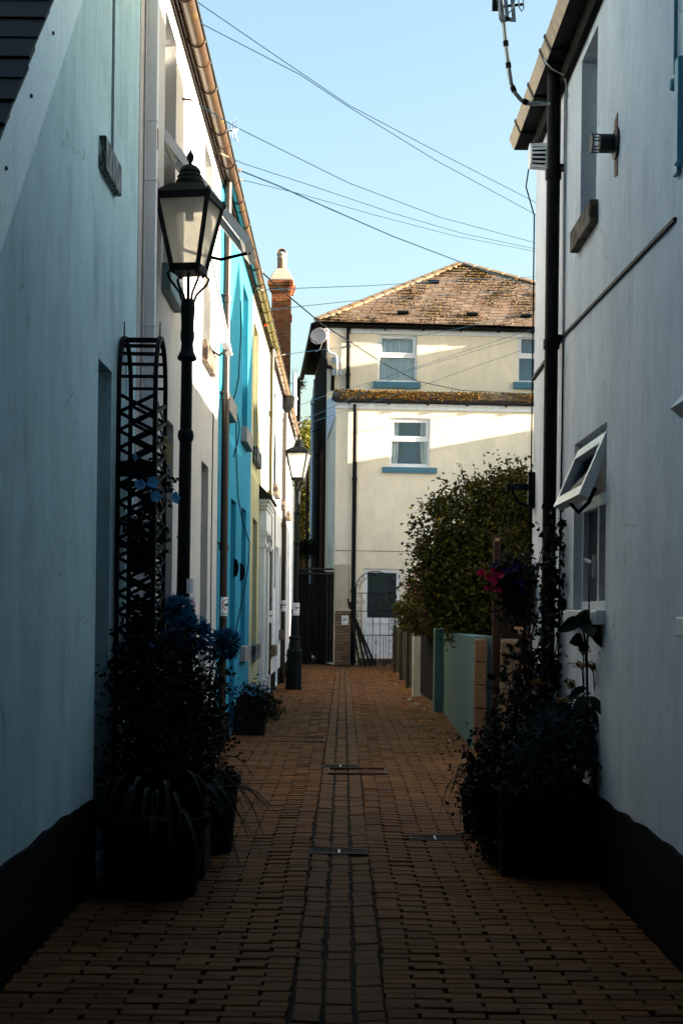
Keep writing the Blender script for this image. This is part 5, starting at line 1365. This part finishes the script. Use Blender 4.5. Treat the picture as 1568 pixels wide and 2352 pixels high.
o, t2 = foliage('foliage', fu, fb, 900, .06, 'leaf_bush', 31, .4, .08); twigs('stem', fu, (1.5, 19.7, .9), t2, 'bark', r2, 14, .02)
v_, f_ = leaf_mesh(t2[r2.choice(len(t2), min(60, len(t2)))] + r2.normal(size=(min(60, len(t2)), 3)) * .03, .05, r2, .7, -.4); link('flowers', mesh_np('flowers', v_, f_), 'fl_pink', fu)['kind'] = 'stuff'
to = thing('clipped_shrub', 'low rounded olive shrub leaning over the white gate post', 'shrub')
o, t3 = foliage('foliage', to, [((1.12, 21.3, 1.32), (.34, .45, .27)), ((1.35, 20.8, 1.28), (.42, .6, .32)), ((1.55, 19.9, 1.3), (.4, .6, .4))], 17000, .050, 'leaf_topiary', 41, .55, .035, .5, .9, zmin=1.0, out=True)
twigs('stem', to, (1.6, 20.8, .8), t3, 'bark', r2, 12, .02)

# ================================================================== PLANTS AND POTS
rp = np.random.default_rng(77)
def tub(label, x, y, r, h, mat='pot', r0=.8):
    t = thing('plant_tub', label, 'plant pot'); m_ = MB()
    m_.lathe([(r * r0, 0), (r * .97, h * .86), (r * 1.04, h * .87), (r * 1.04, h), (r * .94, h), (r * .92, h * .9)], (x, y, .004), 24); smooth_by_angle(m_.build('pot', mat, t), 40)
    m_ = MB(); m_.lathe([(r * .93, h * .88), (r * .5, h * .93), (.01, h * .94)], (x, y, .006), 20); m_.build('soil', 'soil', t, True)
    return t
def box_planter(label, x0, x1, y0, y1, h, mat='pot'):
    t = thing('box_planter', label, 'planter'); m_ = MB(); w = .03
    m_.bb(x0, x1, y0, y0 + w, .004, h); m_.bb(x0, x1, y1 - w, y1, .004, h); m_.bb(x0, x0 + w, y0 + w, y1 - w, .004, h); m_.bb(x1 - w, x1, y0 + w, y1 - w, .004, h); m_.build('side', mat, t, bevel=.006)
    m_ = MB(); m_.bb(x0 + w, x1 - w, y0 + w, y1 - w, .01, h * .9); m_.build('soil', 'soil', t)
    return t
# --- left group
tub('wide black tub holding the strap-leaved plant, foremost at the left', -.86, 6.55, .25, .36)
tub('round black pot under the dark shrub below the lattice obelisk', -.93, 7.35, .22, .42)
tub('black pot behind the dark shrub holding the blue agapanthus', -.74, 7.72, .19, .42)
box_planter('black box planter at the alley edge beside the strap leaves', -.86, -.66, 6.9, 7.25, .40)
sp_ = thing('strap_leaf_plant', 'dark arching strap-leaved plant spilling from the foremost left tub', 'plant')
leafs = 0
for i in range(64):
    a = rp.uniform(0, 2 * math.pi); L = rp.uniform(.28, .55); m_ = MB()
    ox, oy = -.84 + .10 * math.cos(a), 6.6 + .10 * math.sin(a)
    if ox + L * math.cos(a) < -1.15: L = max(.15, (1.15 + ox) / max(.1, -math.cos(a)))
    strap(m_, (ox, oy, .36), a, L, rp.uniform(.10, .34), rp.uniform(.15, .42), rp.uniform(.014, .022)); m_.build('leaf', 'leaf_strap', sp_, True)
sp2 = thing('strap_leaf_plant', 'strap-leaved plant arching out over the brick paving from the black box planter', 'plant')
for i in range(30):
    a = rp.uniform(-1.5, 1.5); m_ = MB(); strap(m_, (-.74 + rp.normal() * .04, 7.08 + rp.normal() * .08, .40), a, rp.uniform(.22, .42), rp.uniform(.10, .28), rp.uniform(.12, .40), rp.uniform(.010, .016)); m_.build('leaf', 'leaf_strap', sp2, True)
sh = thing('dark_shrub', 'dense dark small-leaved shrub around the foot of the lattice obelisk', 'shrub')
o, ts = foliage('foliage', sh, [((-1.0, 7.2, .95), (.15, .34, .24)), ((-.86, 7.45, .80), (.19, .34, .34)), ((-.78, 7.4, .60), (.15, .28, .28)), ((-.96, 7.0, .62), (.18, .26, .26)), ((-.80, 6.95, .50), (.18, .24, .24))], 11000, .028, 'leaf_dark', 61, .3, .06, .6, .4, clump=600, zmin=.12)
m_ = MB()
o2 = foliage('outer_sprays', sh, [((-1.02, 7.1, 1.0), (.13, .22, .2)), ((-.76, 7.5, .82), (.13, .22, .26))], 500, .032, 'leaf_dark', 62, .9, .03, .6, .3, clump=70)[0]
twigs('stem', sh, (-.93, 7.35, .35), ts, 'bark', rp, 26, .012)
def agapanthus_head(parent, c, r, n, mat='fl_blue', seed=1):
    rr = np.random.default_rng(seed); m_ = MB(); P = []; Dr = []
    for i in range(n):
        u = rr.normal(size=3); u[2] = u[2] + .25; u /= np.linalg.norm(u); L = r * rr.uniform(.55, .72)
        m_.tube([c, Vector(c) + Vector(u) * L * .6 + Vector((0, 0, .01)), Vector(c) + Vector(u) * L], [.0022, .002, .003], 3, False)
        e = np.array(c) + u * L
        for k in range(6): P.append(e); Dr.append(u * 2.2)
    m_.build('flower_stalk', 'stem', parent)
    v_, f_ = leaf_mesh(np.array(P), r * .42, rr, .17, 0, .35, dirs=np.array(Dr), fold=.1); o = link('flower_head', mesh_np('flower_head', v_, f_), mat, parent); return o
for lab, (x, y, D, r), base in (('largest blue agapanthus head, in front of the lamp post', (430, 1459, 7.62, .135), (-.76, 7.7, .4)),
                                ('blue agapanthus head nearest the blue house, on a leaning stalk', (515, 1481, 7.9, .095), (-.78, 7.75, .4)),
                                ('upper dim blue agapanthus head beside the lattice obelisk', (405, 1405, 7.8, .095), (-.80, 7.75, .4)),
                                ('small blue agapanthus head low at the left of the dark shrub', (285, 1505, 7.2, .055), (-.95, 7.3, .4)),
                                ('lone blue agapanthus bud above the dark shrub foliage', (345, 1497, 7.15, .04), (-.93, 7.3, .4))):
    t = thing('agapanthus', lab, 'flower', 'agapanthus flowers in the left pots'); c = pt(x, y, D)
    m_ = MB(); m_.tube([base, Vector(base).lerp(c, .5) + Vector((rp.normal() * .02, 0, .03)), c], .0075 if r > .06 else .004, 7); m_.build('stem', 'stem', t, True)
    agapanthus_head(t, c, r, int(105 if r > .06 else 24), 'fl_blue' if r > .06 else 'fl_sky', int(x))
lf_ = thing('leaning_stick', 'thin dark cane leaning between the shrub and the blue house', 'cane'); m_ = MB(); m_.tube([pt(497, 1500, 8.2), pt(451, 1650, 8.0)], .007, 6); m_.build('cane', 'bark', lf_)
# lattice obelisk
ob = thing('lattice_obelisk', 'tall black lattice obelisk with barrel top against the near left wall', 'obelisk')
ox0, ox1, oy0, oy1, oh = -1.150, -.965, 7.22, 7.62, 2.46
for x, y in ((ox0, oy0), (ox1, oy0), (ox0, oy1), (ox1, oy1)):
    m_ = MB(); m_.bar((x, y, 0), (x, y, oh), .022, .022, (0, 1, 0)); m_.build('post', 'iron', ob)
for x in (ox0, ox1):
    m_ = MB(); cy_ = (oy0 + oy1) / 2; rr = (oy1 - oy0) / 2
    q = [Vector((x, cy_ - rr * math.cos(a), oh + .26 * math.sin(a))) for a in np.linspace(0, math.pi, 13)]
    for a, b in zip(q, q[1:]): m_.bar(a, b + (b - a) * .05, .022, .022, (1, 0, 0))
    m_.build('arch_rib', 'iron', ob)
for a in np.linspace(.12, math.pi - .12, 12):
    m_ = MB(); yy, zz = (oy0 + oy1) / 2 - .20 * math.cos(a), oh + .255 * math.sin(a); m_.bar((ox0, yy, zz), (ox1, yy, zz), .016, .010, (0, 1, 0)); m_.build('arch_rod', 'iron', ob)
for x in (ox0, ox1):
    m_ = MB(); m_.tube([(x, oy0 + .15, oh + .2), (x, oy0 + .15, oh + .34)], [.006, .003], 6); m_.build('spike', 'iron', ob)
def lattice(A, B, z0, z1, step, nrm):
    A, B = Vector(A), Vector(B); k = 0; z = z0; srcs = {}
    while z + step < z1:
        for p, q in ((A, B), (B, A)):
            key = p is A
            if key not in srcs:
                m_ = MB(); off = Vector(nrm) * (.004 if key else -.004); m_.bar(p + off, q + off + Vector((0, 0, step)), .018, .007, nrm); o = m_.build('lattice_bar', 'iron', ob); o.location.z = z; srcs[key] = o
            else: inst(srcs[key], ob, Matrix.Translation((0, 0, z)))
        z += step; k += 1
lattice((ox0, oy0, 0), (ox1, oy0, 0), .10, oh + .02, .092, (0, -1, 0)); lattice((ox1, oy0, 0), (ox1, oy1, 0), .10, oh + .02, .092, (1, 0, 0))
lattice((ox0, oy1, 0), (ox1, oy1, 0), .10, oh + .02, .092, (0, -1, 0))
m_ = MB(); m_.bb(ox0 - .012, ox1 + .012, oy0 - .012, oy0 - .006, 1.98, 2.06); m_.build('name_plate', 'iron', ob)
for z in (1.93, 1.62, .95): 
    m_ = MB(); m_.bb(ox0, ox1, oy0, oy0 + .012, z, z + .03); m_.bb(ox1 - .006, ox1 + .006, oy0, oy1, z, z + .03); m_.build('cross_rail', 'iron', ob)
def petunia(parent, c, aim, r, mat):
    q = Vector(aim).normalized().to_track_quat('Z', 'Y').to_matrix(); m_ = MB(); n_ = 20; vs = [Vector(c)]
    for i in range(n_):
        a = 2 * math.pi * i / n_; k = 1 + .10 * math.cos(5 * a); vs.append(Vector(c) + q @ Vector((r * .35 * math.cos(a), r * .35 * math.sin(a), r * .45)))
    for i in range(n_):
        a = 2 * math.pi * i / n_; k = 1 + .10 * math.cos(5 * a); vs.append(Vector(c) + q @ Vector((r * k * math.cos(a), r * k * math.sin(a), r * (.62 + .1 * math.cos(5 * a)))))
    m_.add(vs, [(0, 1 + i, 1 + (i + 1) % n_) for i in range(n_)] + [(1 + i, 1 + n_ + i, 1 + n_ + (i + 1) % n_, 1 + (i + 1) % n_) for i in range(n_)]); return m_.build('flower', mat, parent, True)
hp = thing('hanging_petunia', 'pot of pale blue petunias hung inside the lattice obelisk', 'hanging plant')
m_ = MB(); m_.lathe([(.05, 1.50), (.075, 1.62), (.078, 1.63), (.07, 1.63)], (-1.06, 7.42, 0), 16); m_.build('pot', 'terracotta', hp, True)
foliage('foliage', hp, [((-1.04, 7.42, 1.70), (.09, .16, .10))], 420, .035, 'leaf_dark', 71, .3, .03)
m_ = MB(); m_.tube([(-1.06, 7.42, 1.63), (-1.06, 7.42, 1.95)], .003, 4); m_.build('hanger', 'iron', hp)
for x, y, D, aim in ((322, 1117, 7.2, (.2, -1, .5)), (350, 1110, 7.18, (.3, -1, .2)), (398, 1145, 7.3, (1, -.8, .2)), (312, 1051, 7.2, (.1, -1, .2)), (356, 1140, 7.2, (.5, -1, -.1))):
    petunia(hp, pt(x, y, D), aim, .030 if y > 1060 else .014, 'fl_sky')
hy = thing('hanging_cream_flowers', 'pot of cream flowers hung on the far side of the lattice obelisk', 'hanging plant')
m_ = MB(); m_.lathe([(.05, 1.82), (.07, 1.92), (.065, 1.925)], (-1.02, 7.58, 0), 14); m_.build('pot', 'terracotta', hy, True)
foliage('foliage', hy, [((-1.0, 7.58, 1.98), (.08, .1, .06))], 220, .03, 'leaf_dark', 72, .3, .03)
for i in range(9): petunia(hy, pt(386 + rp.normal() * 6, 1048 + rp.normal() * 14, 7.6), (.6, -1, rp.normal() * .4), .016, 'fl_cream')
hz_ = thing('hanging_dark_pot', 'empty terracotta pot hung lower in the lattice obelisk', 'hanging plant'); m_ = MB(); m_.lathe([(.05, 1.10), (.08, 1.26), (.085, 1.27), (.07, 1.27)], (-1.05, 7.42, 0), 16); m_.build('pot', 'terracotta', hz_, True)
foliage('foliage', hz_, [((-1.05, 7.42, 1.30), (.08, .12, .05))], 180, .03, 'leaf_dark', 73, .3, .03)
bd = thing('bead_string', 'short hanging string of pale beads inside the lattice obelisk', 'ornament')
for i, (y_, r_) in enumerate(((1036, .005), (1044, .007), (1051, .009), (1060, .006))):
    c = pt(310, y_, 7.3); m_ = MB(); m_.lathe([(.001, -r_), (r_ * .8, -r_ * .5), (r_, 0), (r_ * .8, r_ * .5), (.001, r_)], c, 8); m_.build('bead', 'white_plastic' if i % 2 else 'fl_sky', bd, True)
m_ = MB(); m_.tube([pt(310, 1015, 7.3), pt(310, 1062, 7.3)], .002, 4); m_.build('string', 'iron', bd)
# --- middle left planter
box_planter('black box planter of pale blue flowers before the blue house', -1.12, -.82, 15.0, 15.4, .38)
mf = thing('blue_flowering_plant', 'pale blue flowers trailing from the black box planter by the blue house', 'plant')
foliage('foliage', mf, [((-.95, 15.1, .42), (.15, .18, .08)), ((-.77, 15.0, .25), (.04, .1, .14))], 700, .04, 'leaf_dark', 83, .3, .05)
rr = np.random.default_rng(8); P = np.array([(-.95, 15.05, .47)]) + rr.normal(size=(80, 3)) * np.array([.08, .07, .035]); v_, f_ = leaf_mesh(P, .05, rr, .4, .6); link('flowers', mesh_np('flowers', v_, f_), 'fl_sky', mf)['kind'] = 'stuff'
tub('small black pot beside the downpipe of the yellow house', -1.0, 16.9, .13, .34)
wd_ = thing('edge_weed', 'sprig of weed at the wall foot near the yellow house downpipe', 'weed'); foliage('foliage', wd_, [((-.88, 17.2, .14), (.12, .2, .14))], 260, .05, 'leaf_bush', 84, .3, .05)
# --- right group
box_planter('long black trough planter under the silver-leaved plant', .80, 1.23, 7.05, 7.5, .46)
tub('tall black pot at the foot of the climbing rose', 1.0, 8.1, .20, .55)
tub('dark pot of the arching grassy plant by the drain', .84, 8.5, .13, .26)
sv = thing('silver_leaf_plant', 'silver-grey felted foliage plant on the black trough against the right wall', 'plant')
o, tv = foliage('foliage', sv, [((1.08, 7.1, .62), (.17, .18, .16)), ((1.15, 7.3, .72), (.12, .18, .14)), ((.98, 7.0, .52), (.15, .12, .12))], 3000, .05, 'leaf_silver', 85, .35, .035, .28, .5, clump=330, xmax=1.262, out=True); twigs('stem', sv, (1.08, 7.2, .42), tv, 'stem', rp, 20, .006)
tr_ = thing('trailing_foliage', 'dark trailing foliage hanging down the alley side of the trough', 'plant')
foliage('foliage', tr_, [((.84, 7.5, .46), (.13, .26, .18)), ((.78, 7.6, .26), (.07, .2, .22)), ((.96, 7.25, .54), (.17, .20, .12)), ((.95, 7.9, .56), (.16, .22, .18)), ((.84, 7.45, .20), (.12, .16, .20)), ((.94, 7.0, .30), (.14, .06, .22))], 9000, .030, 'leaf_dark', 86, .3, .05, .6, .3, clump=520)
P = np.array([(.76, 7.7, .42)]) + rp.normal(size=(60, 3)) * np.array([.06, .14, .12]); v_, f_ = leaf_mesh(P, .035, rp, .9, .2); link('flowers', mesh_np('flowers', v_, f_), 'fl_purple', tr_)['kind'] = 'stuff'
gp = thing('arching_grass_plant', 'arching narrow-leaved plant reaching over the bricks at the right', 'plant')
for i in range(34):
    a = rp.uniform(1.6, 4.7); m_ = MB(); strap(m_, (.80 + rp.normal() * .03, 8.5 + rp.normal() * .04, .25), a, rp.uniform(.12, .30), rp.uniform(.10, .24), rp.uniform(.15, .36), rp.uniform(.006, .010)); m_.build('leaf', 'leaf_strap', gp, True)
cr_ = thing('climbing_rose', 'dark climbing rose scrambling up the black downpipe on the right', 'climbing plant')
balls = [((1.20, 8.2, 1.62), (.05, .14, .30)), ((1.20, 8.25, 1.15), (.06, .20, .34)), ((1.14, 8.3, .72), (.12, .26, .30)), ((1.08, 8.5, 1.0), (.09, .2, .16))]
o, tr2 = foliage('foliage', cr_, balls, 1000, .05, 'leaf_dark', 87, .3, .05, .62, .25, clump=200, xmax=1.263); twigs('stem', cr_, (1.05, 8.3, .4), tr2, 'stem_red', rp, 40, .010)
for (x0, y0), (x1, y1) in (((1206, 1690), (1152, 1500)), ((1206, 1680), (1136, 1590)), ((1215, 1690), (1180, 1545)), ((1210, 1640), (1165, 1640)), ((1225, 1600), (1130, 1550)), ((1225, 1580), (1190, 1470))):
    a, b = pt(x0, y0, 8.6), pt(x1, y1, 8.6); m_ = MB(); mid = a.lerp(b, .5) + Vector((-.02, 0, .03)); m_.tube([a, mid, b], [.007, .005, .003], 6); m_.build('cane', 'stem_red', cr_, True)
    for k in range(11):
        c = a.lerp(mid, k / 5.5) if k < 5 else mid.lerp(b, (k - 5) / 5.5)
        v_, f_ = leaf_mesh(np.array([tuple(c)]) + rp.normal(size=(1, 3)) * .012, .065, rp, .72, -.1, .3); link('leaf', mesh_np('leaf', v_, f_), 'leaf_dark', cr_)
# tall leafy stems against the right wall
ts_ = thing('tall_leafy_plant', 'tall brown-stemmed plant with broad drooping leaves below the right window', 'plant')
bx, by = 1.185, 7.05
m_ = MB(); m_.tube([(bx, by, .45), pt(1348, 1600, by), pt(1346, 1500, by), pt(1352, 1420, by), pt(1350, 1300, by)], [.008, .007, .006, .0045, .0015], 8); m_.build('stem', 'stem_red', ts_, True)
m_ = MB(); m_.tube([pt(1346, 1520, by), pt(1342, 1470, by), pt(1338, 1440, by)], [.008, .006, .004], 8); m_.build('stem', 'stem_red', ts_, True)
def broad(parent, c, aim, L, w, mat='leaf_big'):
    """one broad pointed leaf, drooping along aim"""
    a = Vector(aim).normalized(); s = a.cross(Vector((0, -1, .25))).normalized(); up = s.cross(a); vs = []; n_ = 7
    for i in range(n_ + 1):
        t = i / n_; ww = w * math.sin(math.pi * min(1, t * .93 + .07)) ** .8 if 0 < i < n_ else .002
        q = Vector(c) + a * L * t - Vector((0, 0, L * .25 * t * t)); vs += [q - s * ww + up * ww * .35, q, q + s * ww + up * ww * .35]
    m_ = MB(); m_.add(vs, [(i * 3 + j, i * 3 + j + 1, i * 3 + j + 4, i * 3 + j + 3) for i in range(n_) for j in (0, 1)]); return m_.build('leaf', mat, parent, True)
for x, y, aim, L, w in ((1350, 1428, (-.6, -.5, .35), .12, .05), (1335, 1425, (-.9, -.3, -.2), .13, .035), (1345, 1425, (.1, -1, -.5), .12, .05), (1355, 1440, (.9, -.5, -.4), .11, .045), (1362, 1445, (.6, -.6, -.9), .10, .035),
                        (1338, 1470, (-.8, -.5, .1), .09, .035), (1340, 1475, (-.3, -.6, -.3), .07, .035), (1375, 1500, (.9, -.3, .0), .095, .04), (1352, 1600, (.7, -.5, -.7), .11, .025), (1356, 1610, (.9, -.4, -.5), .12, .022), (1345, 1600, (-.7, -.5, -.6), .10, .025), (1350, 1620, (.5, -.6, -1), .11, .02), (1345, 1580, (-.9, -.3, -.2), .10, .02)):
    broad(ts_, pt(x, y, by - .02), aim, L, w)
ya = thing('faded_achillea', 'faded rust-yellow flat flower heads on thin stalks under the right window', 'flower')
for x, y, r in ((1335, 1525, .045), (1360, 1530, .025), (1382, 1572, .04), (1232, 1568, .03), (1338, 1494, .025), (1312, 1570, .025), (1290, 1610, .03)):
    D = 7.15 if x > 1250 else 7.7; c = pt(x, y, D); b_ = Vector((c.x - .02 + rp.normal() * .02, D + .05, .55))
    m_ = MB(); m_.tube([b_, b_.lerp(c, .6) + Vector((rp.normal() * .015, 0, 0)), c], .0028, 5)
    for k in range(7): a = k * .9; m_.tube([c - Vector((0, 0, .03)), c + Vector((r * .7 * math.cos(a), r * .7 * math.sin(a), .0))], .0014, 3)
    m_.build('stalk', 'stem', ya)
    P = np.array([tuple(c)]) + np.stack([rp.normal(size=70) * r * .5, rp.normal(size=70) * r * .5, rp.normal(size=70) * .008], 1); v_, f_ = leaf_mesh(P, .014, rp, .9, .8); link('flower_head', mesh_np('flower_head', v_, f_), 'fl_rust', ya)
# hanging basket on the corner bracket
hb2 = thing('hanging_basket', 'dark hanging basket of crimson and purple petunias at the right house corner', 'hanging basket')
bc = Vector((1.14, 9.55, 1.52))
m_ = MB(); m_.lathe([(.04, -.14), (.11, -.08), (.15, .0), (.155, .02), (.14, .02)], bc, 18); m_.build('basket', 'pot', hb2, True)
m_ = MB()
for a in (0, 2.1, 4.2): m_.tube([bc + Vector((.14 * math.cos(a), .14 * math.sin(a), .02)), (1.12, 9.53, 2.15)], .003, 4)
m_.build('chain', 'iron', hb2)
foliage('foliage', hb2, [(tuple(bc + Vector((0, 0, .03))), (.15, .18, .12)), (tuple(bc + Vector((.03, -.05, -.12))), (.12, .14, .14))], 2000, .036, 'leaf_dark', 88, .3, .04, xmax=1.262)
for i in range(17): petunia(hb2, bc + Vector((-.14 + rp.normal() * .035, -.10 + rp.normal() * .05, .02 + rp.normal() * .04)), (-.7 + rp.normal() * .4, -1, .4 + rp.normal() * .3), .026, 'fl_red')
for i in range(22): petunia(hb2, bc + Vector((-.02 + rp.normal() * .07, -.14 + rp.normal() * .05, .04 + rp.normal() * .05)), (rp.normal() * .5, -1, .4 + rp.normal() * .3), .024, 'fl_purple')

# ================================================================== SIGNS
def sign(label, place, w, h, text='No fouling', full=True):
    """place(u, v, d): point on the plate, u to the right and v up from its centre, d proud of it"""
    t = thing('no_fouling_sign', label, 'sign')
    def sheet(name, outline, mat, d, n_u=1, parent=t):
        m_ = MB(); n_ = len(outline)
        m_.add([place(u, v, d) for u, v in outline] + [place(u, v, d - .0022) for u, v in outline], [tuple(range(n_)), tuple(reversed(range(n_, 2 * n_)))] + [(i, i + n_, (i + 1) % n_ + n_, (i + 1) % n_) for i in range(n_)])
        return m_.build(name, mat, parent)
    m_ = MB(); k = 14; 
    for i in range(k + 1):
        u = -w / 2 + w * i / k
        m_.v += [tuple(place(u, -h / 2, .003)), tuple(place(u, h / 2, .003)), tuple(place(u, -h / 2, 0)), tuple(place(u, h / 2, 0))]
    for i in range(k):
        a = i * 4; m_.f += [(a, a + 4, a + 5, a + 1), (a + 2, a + 3, a + 7, a + 6), (a + 1, a + 5, a + 7, a + 3), (a, a + 2, a + 6, a + 4)]
    m_.f += [(0, 1, 3, 2), (k * 4, k * 4 + 2, k * 4 + 3, k * 4 + 1)]
    m_.build('plate', 'sign_white', t)
    m_ = MB(); r0, r1, cv, n_ = w * .40, w * .34, h * .10, 40
    for i in range(n_):
        a = 2 * math.pi * i / n_
        for r in (r0, r1):
            for d in (.0042, .0032): m_.v.append(tuple(place(r * math.cos(a), cv + r * math.sin(a), d)))
    for i in range(n_):
        a, b = i * 4, ((i + 1) % n_) * 4; m_.f += [(a, b, b + 2, a + 2), (a, a + 1, b + 1, b), (a + 2, b + 2, b + 3, a + 3)]
    m_.build('prohibition_ring', 'sign_red', t)
    s = w * .30   # a squatting dog in outline, drawn in strips so that it can follow a curved plate
    dog = [(-.75, -.10, .20), (-.55, -.35, .30), (-.35, -.55, .22), (-.15, -.30, .28), (.05, -.25, .30), (.2, -.6, .36), (.32, -.58, .55), (.45, .05, .62), (.6, .22, .55), (.8, .25, .42), (.85, .28, .38)]
    m_ = MB()
    for u, lo, hi in dog: m_.v += [tuple(place(u * s, cv + lo * s, .0046)), tuple(place(u * s, cv + hi * s, .0046)), tuple(place(u * s, cv + lo * s, .0034)), tuple(place(u * s, cv + hi * s, .0034))]
    for i in range(len(dog) - 1): a = i * 4; m_.f += [(a, a + 4, a + 5, a + 1), (a + 1, a + 5, a + 7, a + 3), (a, a + 2, a + 6, a + 4)]
    m_.build('dog_symbol', 'sign_black', t)
    cu = bpy.data.curves.new('lettering', 'FONT'); cu.body = text; cu.size = h * .155; cu.align_x = 'CENTER'; cu.align_y = 'CENTER'; cu.resolution_u = 2; cu.offset = h * .0022
    tmp = bpy.data.objects.new('lettering_source', cu); COL.objects.link(tmp); bpy.context.view_layer.update()
    dg = bpy.context.evaluated_depsgraph_get(); me = bpy.data.meshes.new_from_object(tmp.evaluated_get(dg)); bpy.data.objects.remove(tmp)
    sc_ = min(1, w * .9 / max(1e-6, max(v.co.x for v in me.vertices) - min(v.co.x for v in me.vertices)))
    for v in me.vertices: v.co = place(v.co.x * sc_, -h * .39 + v.co.y * sc_, .0045)
    me.name = 'lettering'; me.materials.clear(); link('lettering', me, 'sign_black', t)
    return t
def round_place(cx, cy, cz, r, a0):
    """wraps the plate on a post; a0 is the bearing of its centre, 0 facing the camera and positive to the right"""
    def f(u, v, d):
        a = a0 + u / r; return Vector((cx + (r + d) * math.sin(a), cy - (r + d) * math.cos(a), cz + v))
    return f
def flat_place(c, ux):
    ux = Vector(ux).normalized(); n_ = Vector((ux.y, -ux.x, 0))
    return lambda u, v, d: Vector(c) + ux * u + Vector((0, 0, v)) + n_ * d
sign('no fouling sign on the brick pier', flat_place(pt(792, 1424.5, 35.34), (1, .02, 0)), .17, .23)
q = pt(508, 1393, 13.22); sign('no fouling sign wrapped round the black downpipe at the blue house', round_place(-1.115, 13.22, q.z, .041, R(62)), .13, .175)
q = pt(613, 1417, 21.5); sign('no fouling sign wrapped round the downpipe of the yellow house', round_place(-1.12, 21.55, q.z, .039, R(50)), .13, .18)
q = pt(657, 1392, 26.3); sign('no fouling sign on the long white house downpipe behind the far lamp', round_place(-1.11, 26.3, q.z, .050, R(45)), .15, .20)
q = pt(672, 1399, 24.1); sign('no fouling sign wrapped round the far street lamp post', round_place(-.825 + .01, 24.1, q.z, .071, R(30)), .14, .21)
q = pt(433, 1404, LY); sign('no fouling sign low on the near street lamp post behind blue flowers', round_place(LX + .012, LY, q.z, .066, R(50)), .12, .17)
m_ = MB(); f_ = round_place(LX + .012, LY, pt(433, 1380, LY).z + .09, .059, R(60))
for i in range(9): m_.v += [tuple(f_(-.04 + .01 * i, -.045, 0)), tuple(f_(-.04 + .01 * i, .045, 0)), tuple(f_(-.04 + .01 * i, -.045, .003)), tuple(f_(-.04 + .01 * i, .045, .003))]
for i in range(8): a = i * 4; m_.f += [(a, a + 1, a + 5, a + 4), (a + 2, a + 6, a + 7, a + 3)]
tag(m_.build('post_sticker', 'sign_white'), 'small white sticker above the sign on the near lamp post', 'sticker')

# ================================================================== OVERHEAD WIRES
def cable(label, pts, Ds, r=.006, mat='wire', sag=.0, beyond=5.0, hook=True):
    """a wire through points seen in the photograph, carried on to a wall on the right"""
    Q = [pt(x, y, D) for (x, y), D in zip(pts, Ds)]
    if beyond:
        d_ = (Q[-1] - Q[-2]).normalized(); Q.append(Q[-1] + d_ * max(0, (8.3 - Q[-1].x)) / max(.05, d_.x) if d_.x > .15 else Q[-1] + d_ * beyond)
    pts_ = []
    for a, b in zip(Q, Q[1:]):
        for i in range(8):
            t = i / 8; pts_.append(a.lerp(b, t) - Vector((0, 0, sag * 4 * t * (1 - t))))
    pts_.append(Q[-1]); t = thing('overhead_cable', label, 'cable'); m_ = MB(); m_.tube(pts_, r, 6); m_.build('wire', mat, t, True)
    if hook:
        m_ = MB(); a = Q[0]; m_.tube([a + Vector((-.10, 0, .02)), a, a + (Q[1] - a).normalized() * .18], r * 2.2, 6); m_.build('tie', 'sill_stone', t)
    return t
cable('long telephone wire from the top edge, the upper of two that cross', [(380, -46), (447, 0), (620, 119), (800, 241), (1010, 352), (1226, 463)], [9.3, 9.8, 11, 12.5, 14, 16], 0.0034)
cable('long telephone wire hooked beside the topmost left window', [(382, 10), (470, 58), (690, 172), (800, 245), (1000, 368), (1226, 491)], [9.3, 9.9, 11, 12, 13.6, 16], 0.0034)
cable('grey twisted wire tied to the roughcast wall beside the upper window', [(415, 226), (440, 230), (540, 291), (800, 420), (1010, 499), (1226, 557)], [9.95, 10.1, 11, 13.5, 16, 19], 0.0037)
cable('grey wire tied under the brown gutter just above the lamp finial', [(505, 352), (560, 376), (720, 428), (900, 489), (1060, 536), (1226, 571)], [12.3, 12.8, 14.5, 16.5, 18.5, 21], 0.0037)
cable('thick blue-black wire running from the gutter down to the tiled roof edge', [(538, 386), (640, 427), (740, 472), (900, 542), (1060, 603), (1226, 661)], [13.6, 15, 16.5, 19, 22, 26], 0.0075)
cable('thin wire leaving the gutter below the thick blue-black one', [(542, 410), (680, 443), (850, 491), (1040, 541), (1226, 577)], [13.8, 15.5, 17.5, 20, 23], 0.0037)
cable('sagging dark cable drooping past the satellite dish and upper window', [(596, 620), (640, 661), (740, 745), (800, 783), (880, 835), (960, 876), (1060, 897), (1226, 905)], [18, 19.5, 23, 25, 28, 30, 32, 35], 0.0097, 'wire_dark')
cable('wire crossing low over the chimney top to the right', [(598, 666), (660, 663), (850, 656), (1040, 644), (1226, 636)], [17.5, 19, 24, 29, 34], 0.0053)
cable('wire crossing the chimney shaft to the tiled roof', [(612, 714), (660, 707), (800, 692), (1000, 680), (1226, 664)], [19, 21, 26, 32, 38], 0.0053)
cable('wire from the olive gutter passing the satellite dish pole', [(648, 815), (740, 803), (870, 788), (1050, 755), (1226, 716)], [23, 25.5, 29, 32.5, 35], 0.0045)
cable('uppermost of the three thin wires fanning from the far gutter', [(674, 936), (740, 911), (864, 874), (1050, 812), (1226, 755)], [29, 30.5, 32.5, 34, 35], 0.0045)
cable('middle of the three thin wires fanning from the far gutter', [(678, 974), (800, 918), (945, 850), (1060, 815), (1226, 767)], [30, 31.5, 33, 34, 35], 0.0045)
cable('lowest of the three thin wires fanning from the far gutter', [(681, 981), (800, 941), (950, 893), (1070, 849), (1226, 795)], [30.2, 31.7, 33.2, 34.2, 35], 0.0045)
